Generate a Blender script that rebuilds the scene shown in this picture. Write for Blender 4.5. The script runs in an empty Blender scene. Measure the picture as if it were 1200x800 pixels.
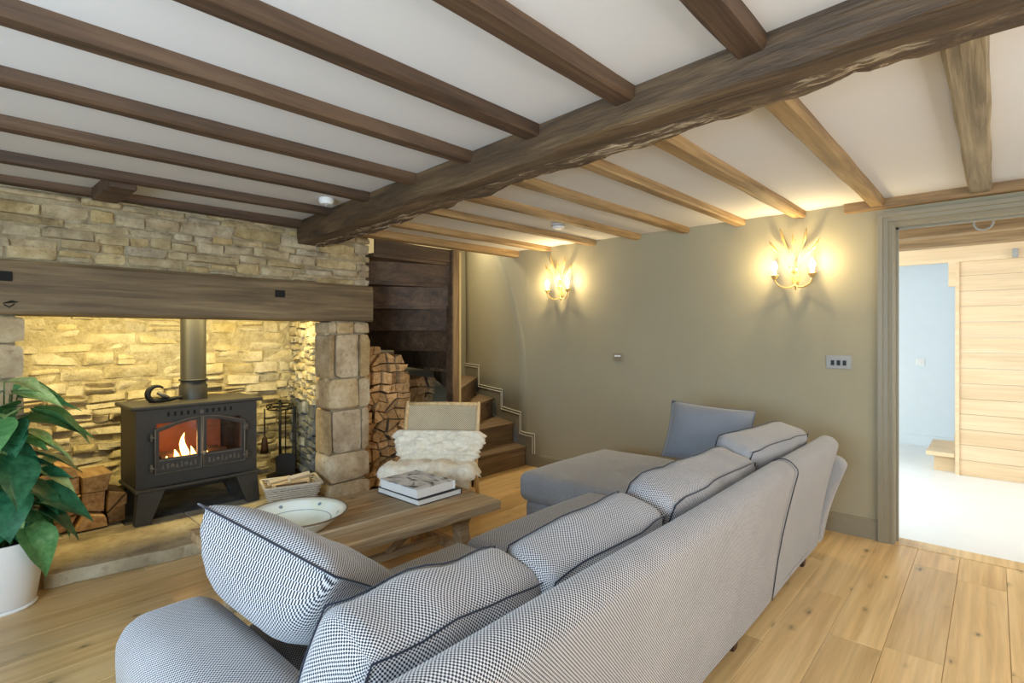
import bpy, bmesh, math, random
from mathutils import Vector, Matrix, noise, Euler
PI = math.pi
sc = bpy.context.scene
COL = sc.collection
R = random.Random(7)

# ------------------------------------------------------------------ camera
HEAD = math.atan2(565, 625)                 # joists run HEAD to the right of the viewing direction
cam_d = bpy.data.cameras.new('camera'); cam = bpy.data.objects.new('camera', cam_d); COL.objects.link(cam)
cam_d.sensor_fit = 'HORIZONTAL'; cam_d.sensor_width = 36.0
cam_d.lens = 36.0 * 625 / 1200
cam_d.shift_y = -(400 - 392) / 1200.0
cam_d.clip_start = 0.02
cam.location = (0, 0, 1.33)
cam.rotation_euler = (PI / 2, 0, HEAD - PI / 2)
sc.camera = cam

# ------------------------------------------------------------------ world, lights, exposure
w = bpy.data.worlds.new('world'); sc.world = w; w.use_nodes = True
w.node_tree.nodes['Background'].inputs[0].default_value = (0.75, 0.87, 1.0, 1)
w.node_tree.nodes['Background'].inputs[1].default_value = 1.0
sc.view_settings.view_transform = 'Standard'
sc.view_settings.look = 'None'
sc.view_settings.gamma = 1.0
sc.view_settings.use_curve_mapping = False
sc.view_settings.exposure = 0.15
sc.cycles.use_denoising = True
sc.cycles.max_bounces = 9
sc.cycles.diffuse_bounces = 6
sc.cycles.transparent_max_bounces = 12
sc.cycles.sample_clamp_indirect = 6.0
sc.cycles.caustics_reflective = False
sc.cycles.caustics_refractive = False


def area(name, loc, target, sx, sy, watts, col):
    d = bpy.data.lights.new(name, 'AREA'); d.shape = 'RECTANGLE'; d.size = sx; d.size_y = sy
    d.energy = watts; d.color = col
    o = bpy.data.objects.new(name, d); COL.objects.link(o); o.location = loc
    o.rotation_euler = (Vector(target) - Vector(loc)).to_track_quat('-Z', 'Y').to_euler()
    return o


def point(name, loc, watts, col, rad=0.03):
    d = bpy.data.lights.new(name, 'POINT'); d.energy = watts; d.color = col; d.shadow_soft_size = rad
    o = bpy.data.objects.new(name, d); COL.objects.link(o); o.location = loc
    return o


# daylight at the two windows of this room (in the walls behind and left of the camera)
area('daylight_window_left', (-1.72, 0.6, 1.25), (0.6, 1.2, 1.15), 1.9, 1.3, 165, (0.56, 0.77, 1.0))
area('daylight_window_back', (1.6, -1.72, 1.25), (1.8, 0.5, 1.1), 2.6, 1.3, 64, (1.0, 0.95, 0.88))
# daylight in the next room, with an added side fill
area('daylight_next_room', (5.7, 2.40, 1.4), (6.7, 0.2, 0.9), 2.2, 1.4, 92, (0.84, 0.94, 1.0))
area('fill_next_room_side', (5.6, -1.95, 1.4), (6.2, 0.0, 0.9), 2.0, 1.4, 38, (0.95, 0.97, 1.0))  # added fill light that brightens the shaded pine panel
# lamp strips behind the fireplace lintel
area('hearth_lamp_strip', (1.25, 4.16, 1.62), (1.25, 4.90, 0.35), 1.7, 0.05, 26, (1.0, 0.82, 0.36))
# lamp on the landing above the winding stairs
area('landing_lamp', (3.9, 4.5, 2.85), (4.1, 4.4, 0.5), 0.4, 0.4, 28, (1.0, 0.86, 0.58))


# ------------------------------------------------------------------ node material helpers
def srgb(r, g, b):
    f = lambda v: (v / 255 / 12.92) if v / 255 <= 0.04045 else ((v / 255 + 0.055) / 1.055) ** 2.4
    return (f(r), f(g), f(b), 1)


class NT:
    def __init__(s, name):
        s.m = bpy.data.materials.new(name); s.m.use_nodes = True
        s.t = s.m.node_tree; s.b = s.t.nodes['Principled BSDF']; s.out = s.t.nodes['Material Output']

    def n(s, kind, **kw):
        o = s.t.nodes.new(kind)
        for k, v in kw.items():
            setattr(o, k, v)
        return o

    def l(s, a, b):
        s.t.links.new(a, b)

    def coords(s, kind='Object', scale=(1, 1, 1), rnd=True, loc=(0, 0, 0)):
        tc = s.n('ShaderNodeTexCoord'); mp = s.n('ShaderNodeMapping')
        mp.inputs['Scale'].default_value = scale; mp.inputs['Location'].default_value = loc
        s.l(tc.outputs[kind], mp.inputs['Vector'])
        if not rnd:
            return mp.outputs['Vector']
        oi = s.n('ShaderNodeObjectInfo'); mu = s.n('ShaderNodeVectorMath', operation='SCALE')
        cb = s.n('ShaderNodeCombineXYZ')
        s.l(oi.outputs['Random'], cb.inputs[0]); s.l(oi.outputs['Random'], cb.inputs[1]); s.l(oi.outputs['Random'], cb.inputs[2])
        s.l(cb.outputs[0], mu.inputs[0]); mu.inputs['Scale'].default_value = 37.0
        ad = s.n('ShaderNodeVectorMath', operation='ADD')
        s.l(mp.outputs['Vector'], ad.inputs[0]); s.l(mu.outputs[0], ad.inputs[1])
        return ad.outputs[0]

    def noise(s, vec, scale, detail=4, rough=0.6, dist=0.0):
        o = s.n('ShaderNodeTexNoise'); s.l(vec, o.inputs['Vector'])
        o.inputs['Scale'].default_value = scale; o.inputs['Detail'].default_value = detail
        o.inputs['Roughness'].default_value = rough; o.inputs['Distortion'].default_value = dist
        return o.outputs['Fac']

    def ramp(s, fac, stops):
        o = s.n('ShaderNodeValToRGB'); e = o.color_ramp.elements
        while len(e) < len(stops):
            e.new(0.5)
        for i, (p, c) in enumerate(stops):
            e[i].position = p; e[i].color = c if len(c) == 4 else (*c, 1)
        s.l(fac, o.inputs['Fac'])
        return o.outputs['Color']

    def mix(s, fac, a, b, mode='MIX'):
        o = s.n('ShaderNodeMix', data_type='RGBA', blend_type=mode)
        if isinstance(fac, (int, float)):
            o.inputs[0].default_value = fac
        else:
            s.l(fac, o.inputs[0])
        for sock, v in ((o.inputs[6], a), (o.inputs[7], b)):
            if isinstance(v, tuple):
                sock.default_value = v
            else:
                s.l(v, sock)
        return o.outputs[2]

    def bump(s, h, strength=0.3, dist=0.01):
        o = s.n('ShaderNodeBump'); o.inputs['Strength'].default_value = strength; o.inputs['Distance'].default_value = dist
        s.l(h, o.inputs['Height']); s.l(o.outputs[0], s.b.inputs['Normal'])

    def fin(s, col=None, rough=0.6, metal=0.0, spec=None):
        if col is not None:
            if isinstance(col, tuple):
                s.b.inputs['Base Color'].default_value = col
            else:
                s.l(col, s.b.inputs['Base Color'])
        s.b.inputs['Roughness'].default_value = rough; s.b.inputs['Metallic'].default_value = metal
        if spec is not None:
            s.b.inputs['Specular IOR Level'].default_value = spec
        return s.m


def m_plain(name, col, rough=0.6, metal=0.0, var=0.06, scale=8, bump=0.05):
    t = NT(name); v = t.coords('Object'); f = t.noise(v, scale, 5)
    lo = tuple(c * (1 - var) for c in col[:3]) + (1,); hi = tuple(min(1, c * (1 + var)) for c in col[:3]) + (1,)
    c = t.ramp(f, [(0.3, lo), (0.7, hi)])
    if bump:
        t.bump(t.noise(v, scale * 6, 4), bump, 0.004)
    return t.fin(c, rough, metal)


def m_wood(name, dark, mid, light, axis=0, rough=0.65, grain=1.0, bump=0.35, knots=False, rvar=0.25, bdist=0.006, fine=0.72, patch=None):
    t = NT(name)
    sA = [14 * grain] * 3; sA[axis] = 1.1 * grain
    sB = [60 * grain] * 3; sB[axis] = 2.2 * grain
    a = t.noise(t.coords('Object', tuple(sA)), 1.0, 5, 0.62, 0.6)
    b = t.noise(t.coords('Object', tuple(sB)), 1.0, 4, 0.6, 0.2)
    c = t.ramp(a, [(0.25, dark), (0.5, mid), (0.78, light)])
    fn = t.ramp(b, [(0.3, (fine, fine * 0.98, fine * 0.95, 1)), (0.62, (1.06, 1.06, 1.06, 1))])
    c = t.mix(1.0, c, fn, 'MULTIPLY')
    if patch:
        pz = t.noise(t.coords('Object', (2.2, 5.0, 5.0)), 1.0, 3, 0.5)
        c = t.mix(t.ramp(pz, [(0.45, (0, 0, 0, 1)), (0.65, (0.75, 0.75, 0.75, 1))]), c, patch, 'MULTIPLY')
    if knots:
        vo = t.n('ShaderNodeTexVoronoi', voronoi_dimensions='2D'); sk = [6.0] * 3; sk[axis] = 2.6
        wv_ = t.n('ShaderNodeVectorMath', operation='ADD'); nz_ = t.n('ShaderNodeTexNoise'); nz_.inputs['Scale'].default_value = 5.0
        ck_ = t.coords('Object', tuple(sk)); t.l(ck_, nz_.inputs['Vector']); sc_ = t.n('ShaderNodeVectorMath', operation='SCALE'); sc_.inputs['Scale'].default_value = 0.22
        t.l(nz_.outputs['Color'], sc_.inputs[0]); t.l(ck_, wv_.inputs[0]); t.l(sc_.outputs[0], wv_.inputs[1]); t.l(wv_.outputs[0], vo.inputs['Vector']); vo.inputs['Scale'].default_value = 1.0
        k = t.ramp(vo.outputs['Distance'], [(0.02, (1, 1, 1, 1)), (0.06, (0.35, 0.35, 0.35, 1)), (0.15, (0, 0, 0, 1))])
        sp = t.noise(t.coords('Object', (1.7, 1.7, 1.7)), 1.0, 2, 0.5)
        k = t.mix(1.0, k, t.ramp(sp, [(0.48, (0, 0, 0, 1)), (0.56, (1, 1, 1, 1))]), 'MULTIPLY')
        c = t.mix(k, c, tuple(x * 0.25 for x in mid[:3]) + (1,))
    oi = t.n('ShaderNodeObjectInfo')
    mr = t.n('ShaderNodeMapRange'); t.l(oi.outputs['Random'], mr.inputs[0])
    mr.inputs[3].default_value = 1 - rvar; mr.inputs[4].default_value = 1 + rvar * 0.7
    hs = t.n('ShaderNodeHueSaturation'); t.l(c, hs.inputs['Color']); t.l(mr.outputs[0], hs.inputs['Value'])
    if bump:
        mx = t.n('ShaderNodeMath', operation='ADD'); t.l(a, mx.inputs[0]); t.l(b, mx.inputs[1])
        t.bump(mx.outputs[0], bump, bdist)
    return t.fin(hs.outputs['Color'], rough)


def m_stone(name, c1, c2, c3, rvar=0.3, bump=0.7, scale=9, bdist=0.012):
    t = NT(name); v = t.coords('Object', (1, 1, 1))
    geo = t.n('ShaderNodeNewGeometry')
    a = t.noise(geo.outputs['Position'], scale, 6, 0.65); b = t.noise(geo.outputs['Position'], scale * 4.5, 6, 0.7)
    c = t.ramp(a, [(0.3, c1), (0.52, c2), (0.74, c3)])
    pit = t.ramp(b, [(0.30, (0.55, 0.52, 0.48, 1)), (0.46, (1, 1, 1, 1))])
    c = t.mix(0.8, c, pit, 'MULTIPLY')
    oi = t.n('ShaderNodeObjectInfo'); mr = t.n('ShaderNodeMapRange'); t.l(oi.outputs['Random'], mr.inputs[0])
    mr.inputs[3].default_value = 1 - rvar; mr.inputs[4].default_value = 1 + rvar * 0.6
    hs = t.n('ShaderNodeHueSaturation'); t.l(c, hs.inputs['Color']); t.l(mr.outputs[0], hs.inputs['Value'])
    q = t.n('ShaderNodeMath', operation='MULTIPLY'); t.l(oi.outputs['Random'], q.inputs[0]); q.inputs[1].default_value = 17.31
    fr = t.n('ShaderNodeMath', operation='FRACT'); t.l(q.outputs[0], fr.inputs[0])
    mr2 = t.n('ShaderNodeMapRange'); t.l(fr.outputs[0], mr2.inputs[0]); mr2.inputs[3].default_value = 0.78; mr2.inputs[4].default_value = 1.15
    t.l(mr2.outputs[0], hs.inputs['Saturation'])
    mx = t.n('ShaderNodeMath', operation='ADD'); t.l(a, mx.inputs[0]); t.l(b, mx.inputs[1])
    t.bump(mx.outputs[0], bump, bdist)
    return t.fin(hs.outputs['Color'], 0.9, spec=0.2)


def m_weave(name, light, dark, cell=0.0047, mixf=1.0):
    """two-tone basket weave laid on UVs given in metres"""
    t = NT(name); uv = t.n('ShaderNodeTexCoord'); mp = t.n('ShaderNodeMapping')
    t.l(uv.outputs['UV'], mp.inputs['Vector']); mp.inputs['Rotation'].default_value = (0, 0, 0.0)
    ck = t.n('ShaderNodeTexChecker'); t.l(mp.outputs[0], ck.inputs['Vector']); ck.inputs['Scale'].default_value = 1.0 / cell
    ck.inputs['Color1'].default_value = light; ck.inputs['Color2'].default_value = dark
    f = t.noise(t.coords('Object', rnd=False), 5, 3)
    c = t.mix(1.0, ck.outputs['Color'], t.ramp(f, [(0.3, (0.9, 0.9, 0.9, 1)), (0.7, (1.05, 1.05, 1.05, 1))]), 'MULTIPLY')
    t.bump(t.noise(t.coords('Object', rnd=False), 260, 2), 0.15, 0.002)
    m = t.fin(c, 0.92, spec=0.15)
    t.b.inputs['Sheen Weight'].default_value = 0.25
    return m


def m_emit(name, col, strength):
    t = NT(name); t.b.inputs['Base Color'].default_value = col
    t.b.inputs['Emission Color'].default_value = col; t.b.inputs['Emission Strength'].default_value = strength
    return t.m


def m_glass(name, tint=(1, 1, 1, 1), mixv=0.12):
    t = NT(name); tr = t.n('ShaderNodeBsdfTransparent'); gl = t.n('ShaderNodeBsdfGlossy'); mx = t.n('ShaderNodeMixShader')
    tr.inputs[0].default_value = tint; gl.inputs['Roughness'].default_value = 0.06; mx.inputs[0].default_value = mixv
    t.l(tr.outputs[0], mx.inputs[1]); t.l(gl.outputs[0], mx.inputs[2]); t.l(mx.outputs[0], t.out.inputs[0])
    return t.m


M = {}
M['plaster'] = m_plain('ceiling_plaster', srgb(214, 211, 208), 0.9, var=0.02, scale=2, bump=0.08)
M['green'] = m_plain('olive_grey_paint', srgb(158, 150, 124), 0.8, var=0.025, scale=2.5, bump=0.04)
M['greentrim'] = m_plain('olive_grey_satin_paint', srgb(136, 128, 106), 0.45, var=0.02, bump=0.02)
M['palewall'] = m_plain('pale_blue_white_paint', srgb(226, 234, 238), 0.85, var=0.015, bump=0.03)
M['whitefloor'] = m_plain('white_stone_floor', srgb(232, 233, 230), 0.35, var=0.03, scale=3, bump=0.02)
M['dayplaster'] = m_plain('off_white_wall_paint', srgb(214, 208, 196), 0.85, var=0.02, bump=0.03)
M['beam'] = m_wood('dark_old_oak', srgb(40, 30, 20), srgb(88, 66, 42), srgb(128, 102, 68), axis=1, bump=0.9, rvar=0.05, bdist=0.012)


def m_beamraw():
    """lower arris of the old beam: brown with pale torn fibres"""
    t = NT('flaking_beam_arris')
    a = t.noise(t.coords('Object', (22, 5, 30), rnd=False), 1.0, 6, 0.7, 1.2)
    b = t.noise(t.coords('Object', (3, 1.3, 3), rnd=False), 1.0, 3, 0.6)
    c = t.ramp(a, [(0.3, srgb(44, 32, 20)), (0.48, srgb(96, 74, 48)), (0.60, srgb(132, 106, 74))])
    k = t.ramp(a, [(0.53, (0, 0, 0, 1)), (0.60, (1, 1, 1, 1))]); k2 = t.ramp(b, [(0.36, (0, 0, 0, 1)), (0.50, (1, 1, 1, 1))])
    c = t.mix(t.mix(1.0, k, k2, 'MULTIPLY'), c, srgb(206, 190, 160))
    t.bump(a, 1.0, 0.03)
    return t.fin(c, 0.85)


M['beamraw'] = m_beamraw()
M['joist'] = m_wood('dark_joist_oak', srgb(44, 32, 22), srgb(82, 60, 42), srgb(112, 86, 60), axis=0, bump=0.6, rvar=0.12)
M['joistpale'] = m_wood('pale_joist_oak', srgb(104, 82, 54), srgb(158, 128, 86), srgb(188, 160, 116), axis=0, bump=0.5, rvar=0.12)
M['joistgrey'] = m_wood('grey_weathered_joist', srgb(92, 80, 60), srgb(142, 126, 98), srgb(176, 162, 132), axis=0, bump=0.7, rvar=0.05)
M['kindling'] = m_wood('pale_kindling', srgb(204, 178, 138), srgb(232, 212, 178), srgb(246, 236, 214), axis=0, bump=0.2, rvar=0.15)
M['plate'] = m_wood('pale_plate_oak', srgb(104, 82, 54), srgb(152, 122, 82), srgb(182, 152, 108), axis=1, bump=0.5, rvar=0.1)
M['lintel'] = m_wood('smoked_lintel_oak', srgb(72, 58, 40), srgb(112, 93, 66), srgb(146, 124, 90), axis=0, bump=0.6, rvar=0.02)
M['dark'] = m_plain('dark_void', srgb(26, 23, 20), 0.95, var=0.2)
M['oak'] = m_wood('honey_oak_plank', srgb(188, 150, 98), srgb(214, 180, 126), srgb(226, 198, 150), axis=0, rough=0.28, grain=0.6, fine=0.82, bump=0.1, knots=True, rvar=0.13, bdist=0.003)
M['subfloor'] = m_plain('plank_joint', srgb(86, 62, 38), 0.9)
M['stair'] = m_wood('brown_stair_oak', srgb(70, 54, 38), srgb(116, 94, 68), srgb(146, 122, 92), axis=0, bump=0.4, rvar=0.15)
M['stairdark'] = m_wood('dark_stair_board', srgb(48, 34, 24), srgb(88, 66, 46), srgb(116, 90, 64), axis=0, bump=0.4, rvar=0.22)
M['newel'] = m_wood('brown_newel_oak', srgb(84, 62, 40), srgb(136, 108, 72), srgb(168, 138, 96), axis=2, bump=0.4)
M['cream'] = m_plain('cream_tone', srgb(206, 192, 148), 0.7, var=0.03)
M['bead'] = m_plain('bead_highlight_tone', srgb(212, 206, 186), 0.6, var=0.02)  # pale colour paints in the light caught by the skirting beads
M['pine'] = m_wood('pale_pine_board', srgb(212, 180, 138), srgb(222, 194, 154), srgb(230, 206, 170), axis=1, rough=0.5, grain=0.6, bump=0.06, rvar=0.05, fine=0.9)
M['stone'] = m_stone('buff_limestone', srgb(142, 124, 92), srgb(180, 160, 122), srgb(208, 192, 156), rvar=0.16)
M['ashlar'] = m_stone('pale_ashlar_limestone', srgb(156, 134, 102), srgb(190, 168, 132), srgb(212, 198, 168), rvar=0.14, scale=7)
M['rubble'] = m_stone('lime_washed_rubble', srgb(186, 170, 132), srgb(212, 198, 160), srgb(228, 218, 188), rvar=0.12, bump=0.9)
M['darkstone'] = m_stone('blue_grey_rubble', srgb(92, 96, 98), srgb(132, 134, 130), srgb(172, 170, 160), rvar=0.25)
M['mortar'] = m_stone('lime_mortar', srgb(134, 120, 94), srgb(166, 150, 118), srgb(188, 174, 144), rvar=0.0, scale=14)
M['rmortar'] = m_stone('recess_mortar', srgb(170, 154, 118), srgb(200, 186, 148), srgb(222, 210, 178), rvar=0.0, scale=12, bump=1.0, bdist=0.02)
M['hearth'] = m_stone('worn_hearth_flag', srgb(142, 128, 104), srgb(180, 164, 134), srgb(204, 192, 166), rvar=0.08, scale=4, bump=0.35)
M['basestone'] = m_stone('dark_basestone', srgb(62, 62, 60), srgb(84, 84, 82), srgb(110, 110, 106), rvar=0.05, scale=5, bump=0.25)
M['stove'] = m_plain('grey_black_cast_iron', srgb(66, 63, 58), 0.55, 0.35, var=0.1, scale=6, bump=0.12)
M['stoverelief'] = m_plain('worn_cast_iron', srgb(104, 98, 88), 0.5, 0.4, var=0.15, scale=30)
M['flue'] = m_plain('dark_flue_steel', srgb(56, 54, 50), 0.45, 0.3, var=0.06, scale=4, bump=0.03)
M['black'] = m_plain('black_iron', srgb(30, 29, 28), 0.5, 0.4, var=0.1)
M['firebrick'] = m_plain('sooty_fire_brick', srgb(120, 74, 52), 0.9, var=0.3, scale=9, bump=0.2)
M['ember'] = m_emit('ember_glow', (1.0, 0.25, 0.05, 1), 3.0)
M['flame'] = m_emit('flame', (1.0, 0.47, 0.13, 1), 9.0)
M['glass'] = m_glass('stove_glass')
M['weave'] = m_weave('black_white_weave', srgb(194, 190, 188), srgb(36, 37, 46))
M['weavegrey'] = m_weave('fine_grey_weave', srgb(188, 186, 184), srgb(74, 76, 84), 0.0028)
M['pillowgrey'] = m_weave('plain_grey_weave', srgb(150, 152, 156), srgb(104, 108, 116), 0.003)
M['piping'] = m_weave('dark_piping', srgb(140, 141, 148), srgb(30, 33, 44), 0.005)
M['table'] = m_wood('weathered_plank', srgb(132, 110, 82), srgb(182, 158, 124), srgb(210, 190, 158), axis=0, bump=0.9, rvar=0.16, knots=True, fine=0.6, patch=(0.95, 0.74, 0.48, 1))
M['lightwood'] = m_wood('pale_ash_wood', srgb(198, 164, 112), srgb(220, 190, 140), srgb(232, 206, 162), axis=2, rough=0.5, bump=0.08, rvar=0.05)
M['cord'] = m_weave('paper_cord', srgb(220, 204, 172), srgb(140, 124, 96), 0.007)
M['darkwood'] = m_plain('dark_foot_wood', srgb(64, 40, 26), 0.5, var=0.2)
M['bark'] = m_plain('log_bark', srgb(88, 66, 48), 0.95, var=0.35, scale=22, bump=0.8)
M['white'] = m_plain('white_plastic', srgb(236, 235, 230), 0.4, var=0.01, bump=0)
M['steel'] = m_plain('brushed_steel', srgb(150, 148, 140), 0.4, 0.0, var=0.05, scale=20)
M['pot'] = m_plain('white_ceramic', srgb(238, 236, 232), 0.3, var=0.01, bump=0)
M['soil'] = m_plain('potting_soil', srgb(48, 36, 26), 0.95, var=0.4, scale=40, bump=0.8)
M['bookpaper'] = m_plain('book_paper', srgb(232, 230, 224), 0.8, var=0.03, scale=60, bump=0.1)
M['bookblack'] = m_plain('black_book_cover', srgb(30, 31, 36), 0.5, var=0.1)
M['gilt'] = m_plain('cream_gilt_metal', srgb(214, 178, 110), 0.4, 0.25, var=0.12, scale=30)
M['bulb'] = m_emit('lit_bulb', (1.0, 0.93, 0.74, 1), 22.0)
M['wicker'] = m_plain('whitewashed_wicker', srgb(196, 186, 168), 0.85, var=0.18, scale=60, bump=0.4)
M['winframe'] = m_plain('white_window_paint', srgb(230, 230, 226), 0.5, var=0.01)


def m_logwood():
    t = NT('split_log_wood'); v = t.coords('Object', (1, 1, 1))
    a = t.noise(t.coords('Object', (30, 3, 30)), 1.0, 5, 0.6)
    c = t.ramp(a, [(0.25, srgb(136, 98, 60)), (0.5, srgb(192, 152, 102)), (0.75, srgb(220, 186, 138))])
    oi = t.n('ShaderNodeObjectInfo'); mr = t.n('ShaderNodeMapRange'); t.l(oi.outputs['Random'], mr.inputs[0])
    mr.inputs[3].default_value = 0.6; mr.inputs[4].default_value = 1.12
    hs = t.n('ShaderNodeHueSaturation'); t.l(c, hs.inputs['Color']); t.l(mr.outputs[0], hs.inputs['Value'])
    t.bump(a, 0.4, 0.006)
    return t.fin(hs.outputs['Color'], 0.85)


M['log'] = m_logwood()


def m_leaf(name, a, b):
    t = NT(name); f = t.noise(t.coords('Object'), 9, 3)
    c = t.ramp(f, [(0.3, a), (0.7, b)])
    wv = t.n('ShaderNodeTexWave'); wv.bands_direction = 'Y'; wv.inputs['Scale'].default_value = 16; wv.inputs['Distortion'].default_value = 1.2
    t.l(t.coords('Object', rnd=False), wv.inputs['Vector'])
    c = t.mix(0.22, c, t.ramp(wv.outputs['Fac'], [(0.4, (0.6, 0.6, 0.6, 1)), (0.9, (1.3, 1.3, 1.2, 1))]), 'MULTIPLY')
    m = t.fin(c, 0.28)
    t.b.inputs['Subsurface Weight'].default_value = 0.0
    return m


M['leafdark'] = m_leaf('dark_green_leaf', srgb(28, 78, 54), srgb(60, 122, 84))
M['leafmid'] = m_leaf('mid_green_leaf', srgb(72, 130, 76), srgb(118, 168, 104))
M['leafpale'] = m_leaf('pale_green_leaf', srgb(160, 196, 110), srgb(206, 226, 160))
M['stem'] = m_plain('green_stem', srgb(96, 130, 66), 0.5)


def m_fleece():
    t = NT('cream_sheepskin'); v = t.coords('Object', rnd=False)
    a = t.noise(v, 26, 6, 0.7, 1.0); b = t.noise(v, 120, 4, 0.7)
    c = t.ramp(a, [(0.3, srgb(226, 214, 186)), (0.6, srgb(248, 240, 220))])
    mx = t.n('ShaderNodeMath', operation='ADD'); t.l(a, mx.inputs[0]); t.l(b, mx.inputs[1])
    t.bump(mx.outputs[0], 0.6, 0.008)
    m = t.fin(c, 0.95, spec=0.1); t.b.inputs['Sheen Weight'].default_value = 0.5
    return m


M['fleece'] = m_fleece()


def m_cover():
    """grey-white photographic cover with dark brushed marks"""
    t = NT('printed_book_cover'); v = t.coords('Object', (9, 5, 1), rnd=False)
    a = t.noise(v, 1.0, 3, 0.6, 1.6)
    c = t.ramp(a, [(0.38, srgb(36, 38, 42)), (0.44, srgb(180, 182, 186)), (0.55, srgb(222, 222, 222))])
    return t.fin(c, 0.35)


M['cover'] = m_cover()


def m_bowl():
    t = NT('cream_glazed_bowl'); v = t.coords('Object', rnd=False)
    a = t.noise(v, 5, 3)
    c = t.ramp(a, [(0.35, srgb(222, 222, 196)), (0.62, srgb(232, 234, 222))])
    m = t.fin(c, 0.22)
    return m


M['bowl'] = m_bowl()
M['bowlrim'] = m_plain('dark_bowl_rim', srgb(110, 88, 64), 0.4)
M['bowlmark'] = m_plain('blue_grey_bowl_mark', srgb(120, 132, 138), 0.4)


# ------------------------------------------------------------------ mesh helpers
class MB:
    def __init__(s):
        s.v = []; s.f = []; s.mi = []; s.uv = []

    def add(s, verts, faces, mi=0, uvs=None):
        o = len(s.v); s.v += [tuple(p) for p in verts]
        for k, f in enumerate(faces):
            s.f.append([i + o for i in f]); s.mi.append(mi)
            s.uv.append(uvs[k] if uvs else None)
        return s

    def box(s, x0, x1, y0, y1, z0, z1, mi=0):
        v = [(x0, y0, z0), (x1, y0, z0), (x1, y1, z0), (x0, y1, z0), (x0, y0, z1), (x1, y0, z1), (x1, y1, z1), (x0, y1, z1)]
        return s.add(v, [(0, 3, 2, 1), (4, 5, 6, 7), (0, 1, 5, 4), (1, 2, 6, 5), (2, 3, 7, 6), (3, 0, 4, 7)], mi)

    def tube(s, pts, rad, seg=8, mi=0, closed=False):
        pts = [Vector(p) for p in pts]; n = len(pts)
        rr = rad if isinstance(rad, (list, tuple)) else [rad] * n
        vs = []; prev = None
        for i, p in enumerate(pts):
            if closed:
                t = pts[(i + 1) % n] - pts[i - 1]
            else:
                t = pts[min(i + 1, n - 1)] - pts[max(i - 1, 0)]
            t.normalize()
            if prev is None:
                a = Vector((0, 0, 1)) if abs(t.z) < 0.9 else Vector((1, 0, 0))
                u = t.cross(a).normalized()
            else:
                u = prev - t * prev.dot(t)
                u = u.normalized() if u.length > 1e-6 else t.orthogonal().normalized()
            prev = u; wv = t.cross(u)
            for k in range(seg):
                a = 2 * PI * k / seg
                vs.append(p + (u * math.cos(a) + wv * math.sin(a)) * rr[i])
        fs = []
        m = n if closed else n - 1
        for i in range(m):
            j = (i + 1) % n
            for k in range(seg):
                k2 = (k + 1) % seg
                fs.append((i * seg + k, i * seg + k2, j * seg + k2, j * seg + k))
        if not closed:
            fs.append(tuple(range(seg))[::-1]); fs.append(tuple((n - 1) * seg + k for k in range(seg)))
        return s.add(vs, fs, mi)

    def lathe(s, prof, seg=24, mi=0, c=(0, 0, 0), sx=1, sy=1):
        vs = []; fs = []
        for r, z in prof:
            for k in range(seg):
                a = 2 * PI * k / seg
                vs.append((c[0] + r * math.cos(a) * sx, c[1] + r * math.sin(a) * sy, c[2] + z))
        for i in range(len(prof) - 1):
            for k in range(seg):
                k2 = (k + 1) % seg
                fs.append((i * seg + k, i * seg + k2, (i + 1) * seg + k2, (i + 1) * seg + k))
        if prof[0][0] > 1e-5:
            fs.append(tuple(range(seg))[::-1])
        if prof[-1][0] > 1e-5:
            fs.append(tuple((len(prof) - 1) * seg + k for k in range(seg)))
        return s.add(vs, fs, mi)

    def prism(s, poly, axis, a, b, mi=0):
        """extrude a 2-D polygon along axis ('x','y','z') from a to b"""
        def pt(p, t):
            return {'x': (t, p[0], p[1]), 'y': (p[0], t, p[1]), 'z': (p[0], p[1], t)}[axis]
        n = len(poly)
        vs = [pt(p, a) for p in poly] + [pt(p, b) for p in poly]
        fs = [tuple(range(n))[::-1], tuple(range(n, 2 * n))] + [(i, (i + 1) % n, n + (i + 1) % n, n + i) for i in range(n)]
        return s.add(vs, fs, mi)

    def mesh(s, name, mats, smooth=False, fix=True):
        me = bpy.data.meshes.new(name); me.from_pydata(s.v, [], s.f)
        for m in (mats if isinstance(mats, (list, tuple)) else [mats]):
            me.materials.append(M[m] if isinstance(m, str) else m)
        for p, i in zip(me.polygons, s.mi):
            p.material_index = i; p.use_smooth = smooth
        if fix:
            bm = bmesh.new(); bm.from_mesh(me); bmesh.ops.recalc_face_normals(bm, faces=bm.faces); bm.to_mesh(me); bm.free()
        if any(u is not None for u in s.uv):
            lay = me.uv_layers.new(name='UVMap')
            # recalc may flip loops: look the uv up by vertex
            for p, u, f in zip(me.polygons, s.uv, s.f):
                if u is None:
                    continue
                d = dict(zip(f, u))
                for li in p.loop_indices:
                    lay.data[li].uv = d[me.loops[li].vertex_index]
        me.update()
        return me

    def obj(s, name, mats, parent=None, smooth=False, loc=None, rot=None, bevel=0.0, boxuv=False, fix=True, autosmooth=None):
        me = s.mesh(name, mats, smooth, fix)
        if boxuv:
            box_uv(me)
        o = link(name, me, parent, loc, rot)
        if bevel:
            b = o.modifiers.new('bevel', 'BEVEL'); b.width = bevel; b.segments = 2; b.limit_method = 'ANGLE'
        if autosmooth:
            smooth_by_angle(me, autosmooth)
        return o


def smooth_by_angle(me, ang):
    for p in me.polygons:
        p.use_smooth = True
    bm = bmesh.new(); bm.from_mesh(me)
    for e in bm.edges:
        if len(e.link_faces) == 2 and e.calc_face_angle(0) > ang:
            e.smooth = False
    bm.to_mesh(me); bm.free()


def link(name, me, parent=None, loc=None, rot=None):
    o = bpy.data.objects.new(name, me); COL.objects.link(o)
    if parent is not None:
        o.parent = parent
    if loc is not None:
        o.location = loc
    if rot is not None:
        o.rotation_euler = rot
    return o


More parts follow.
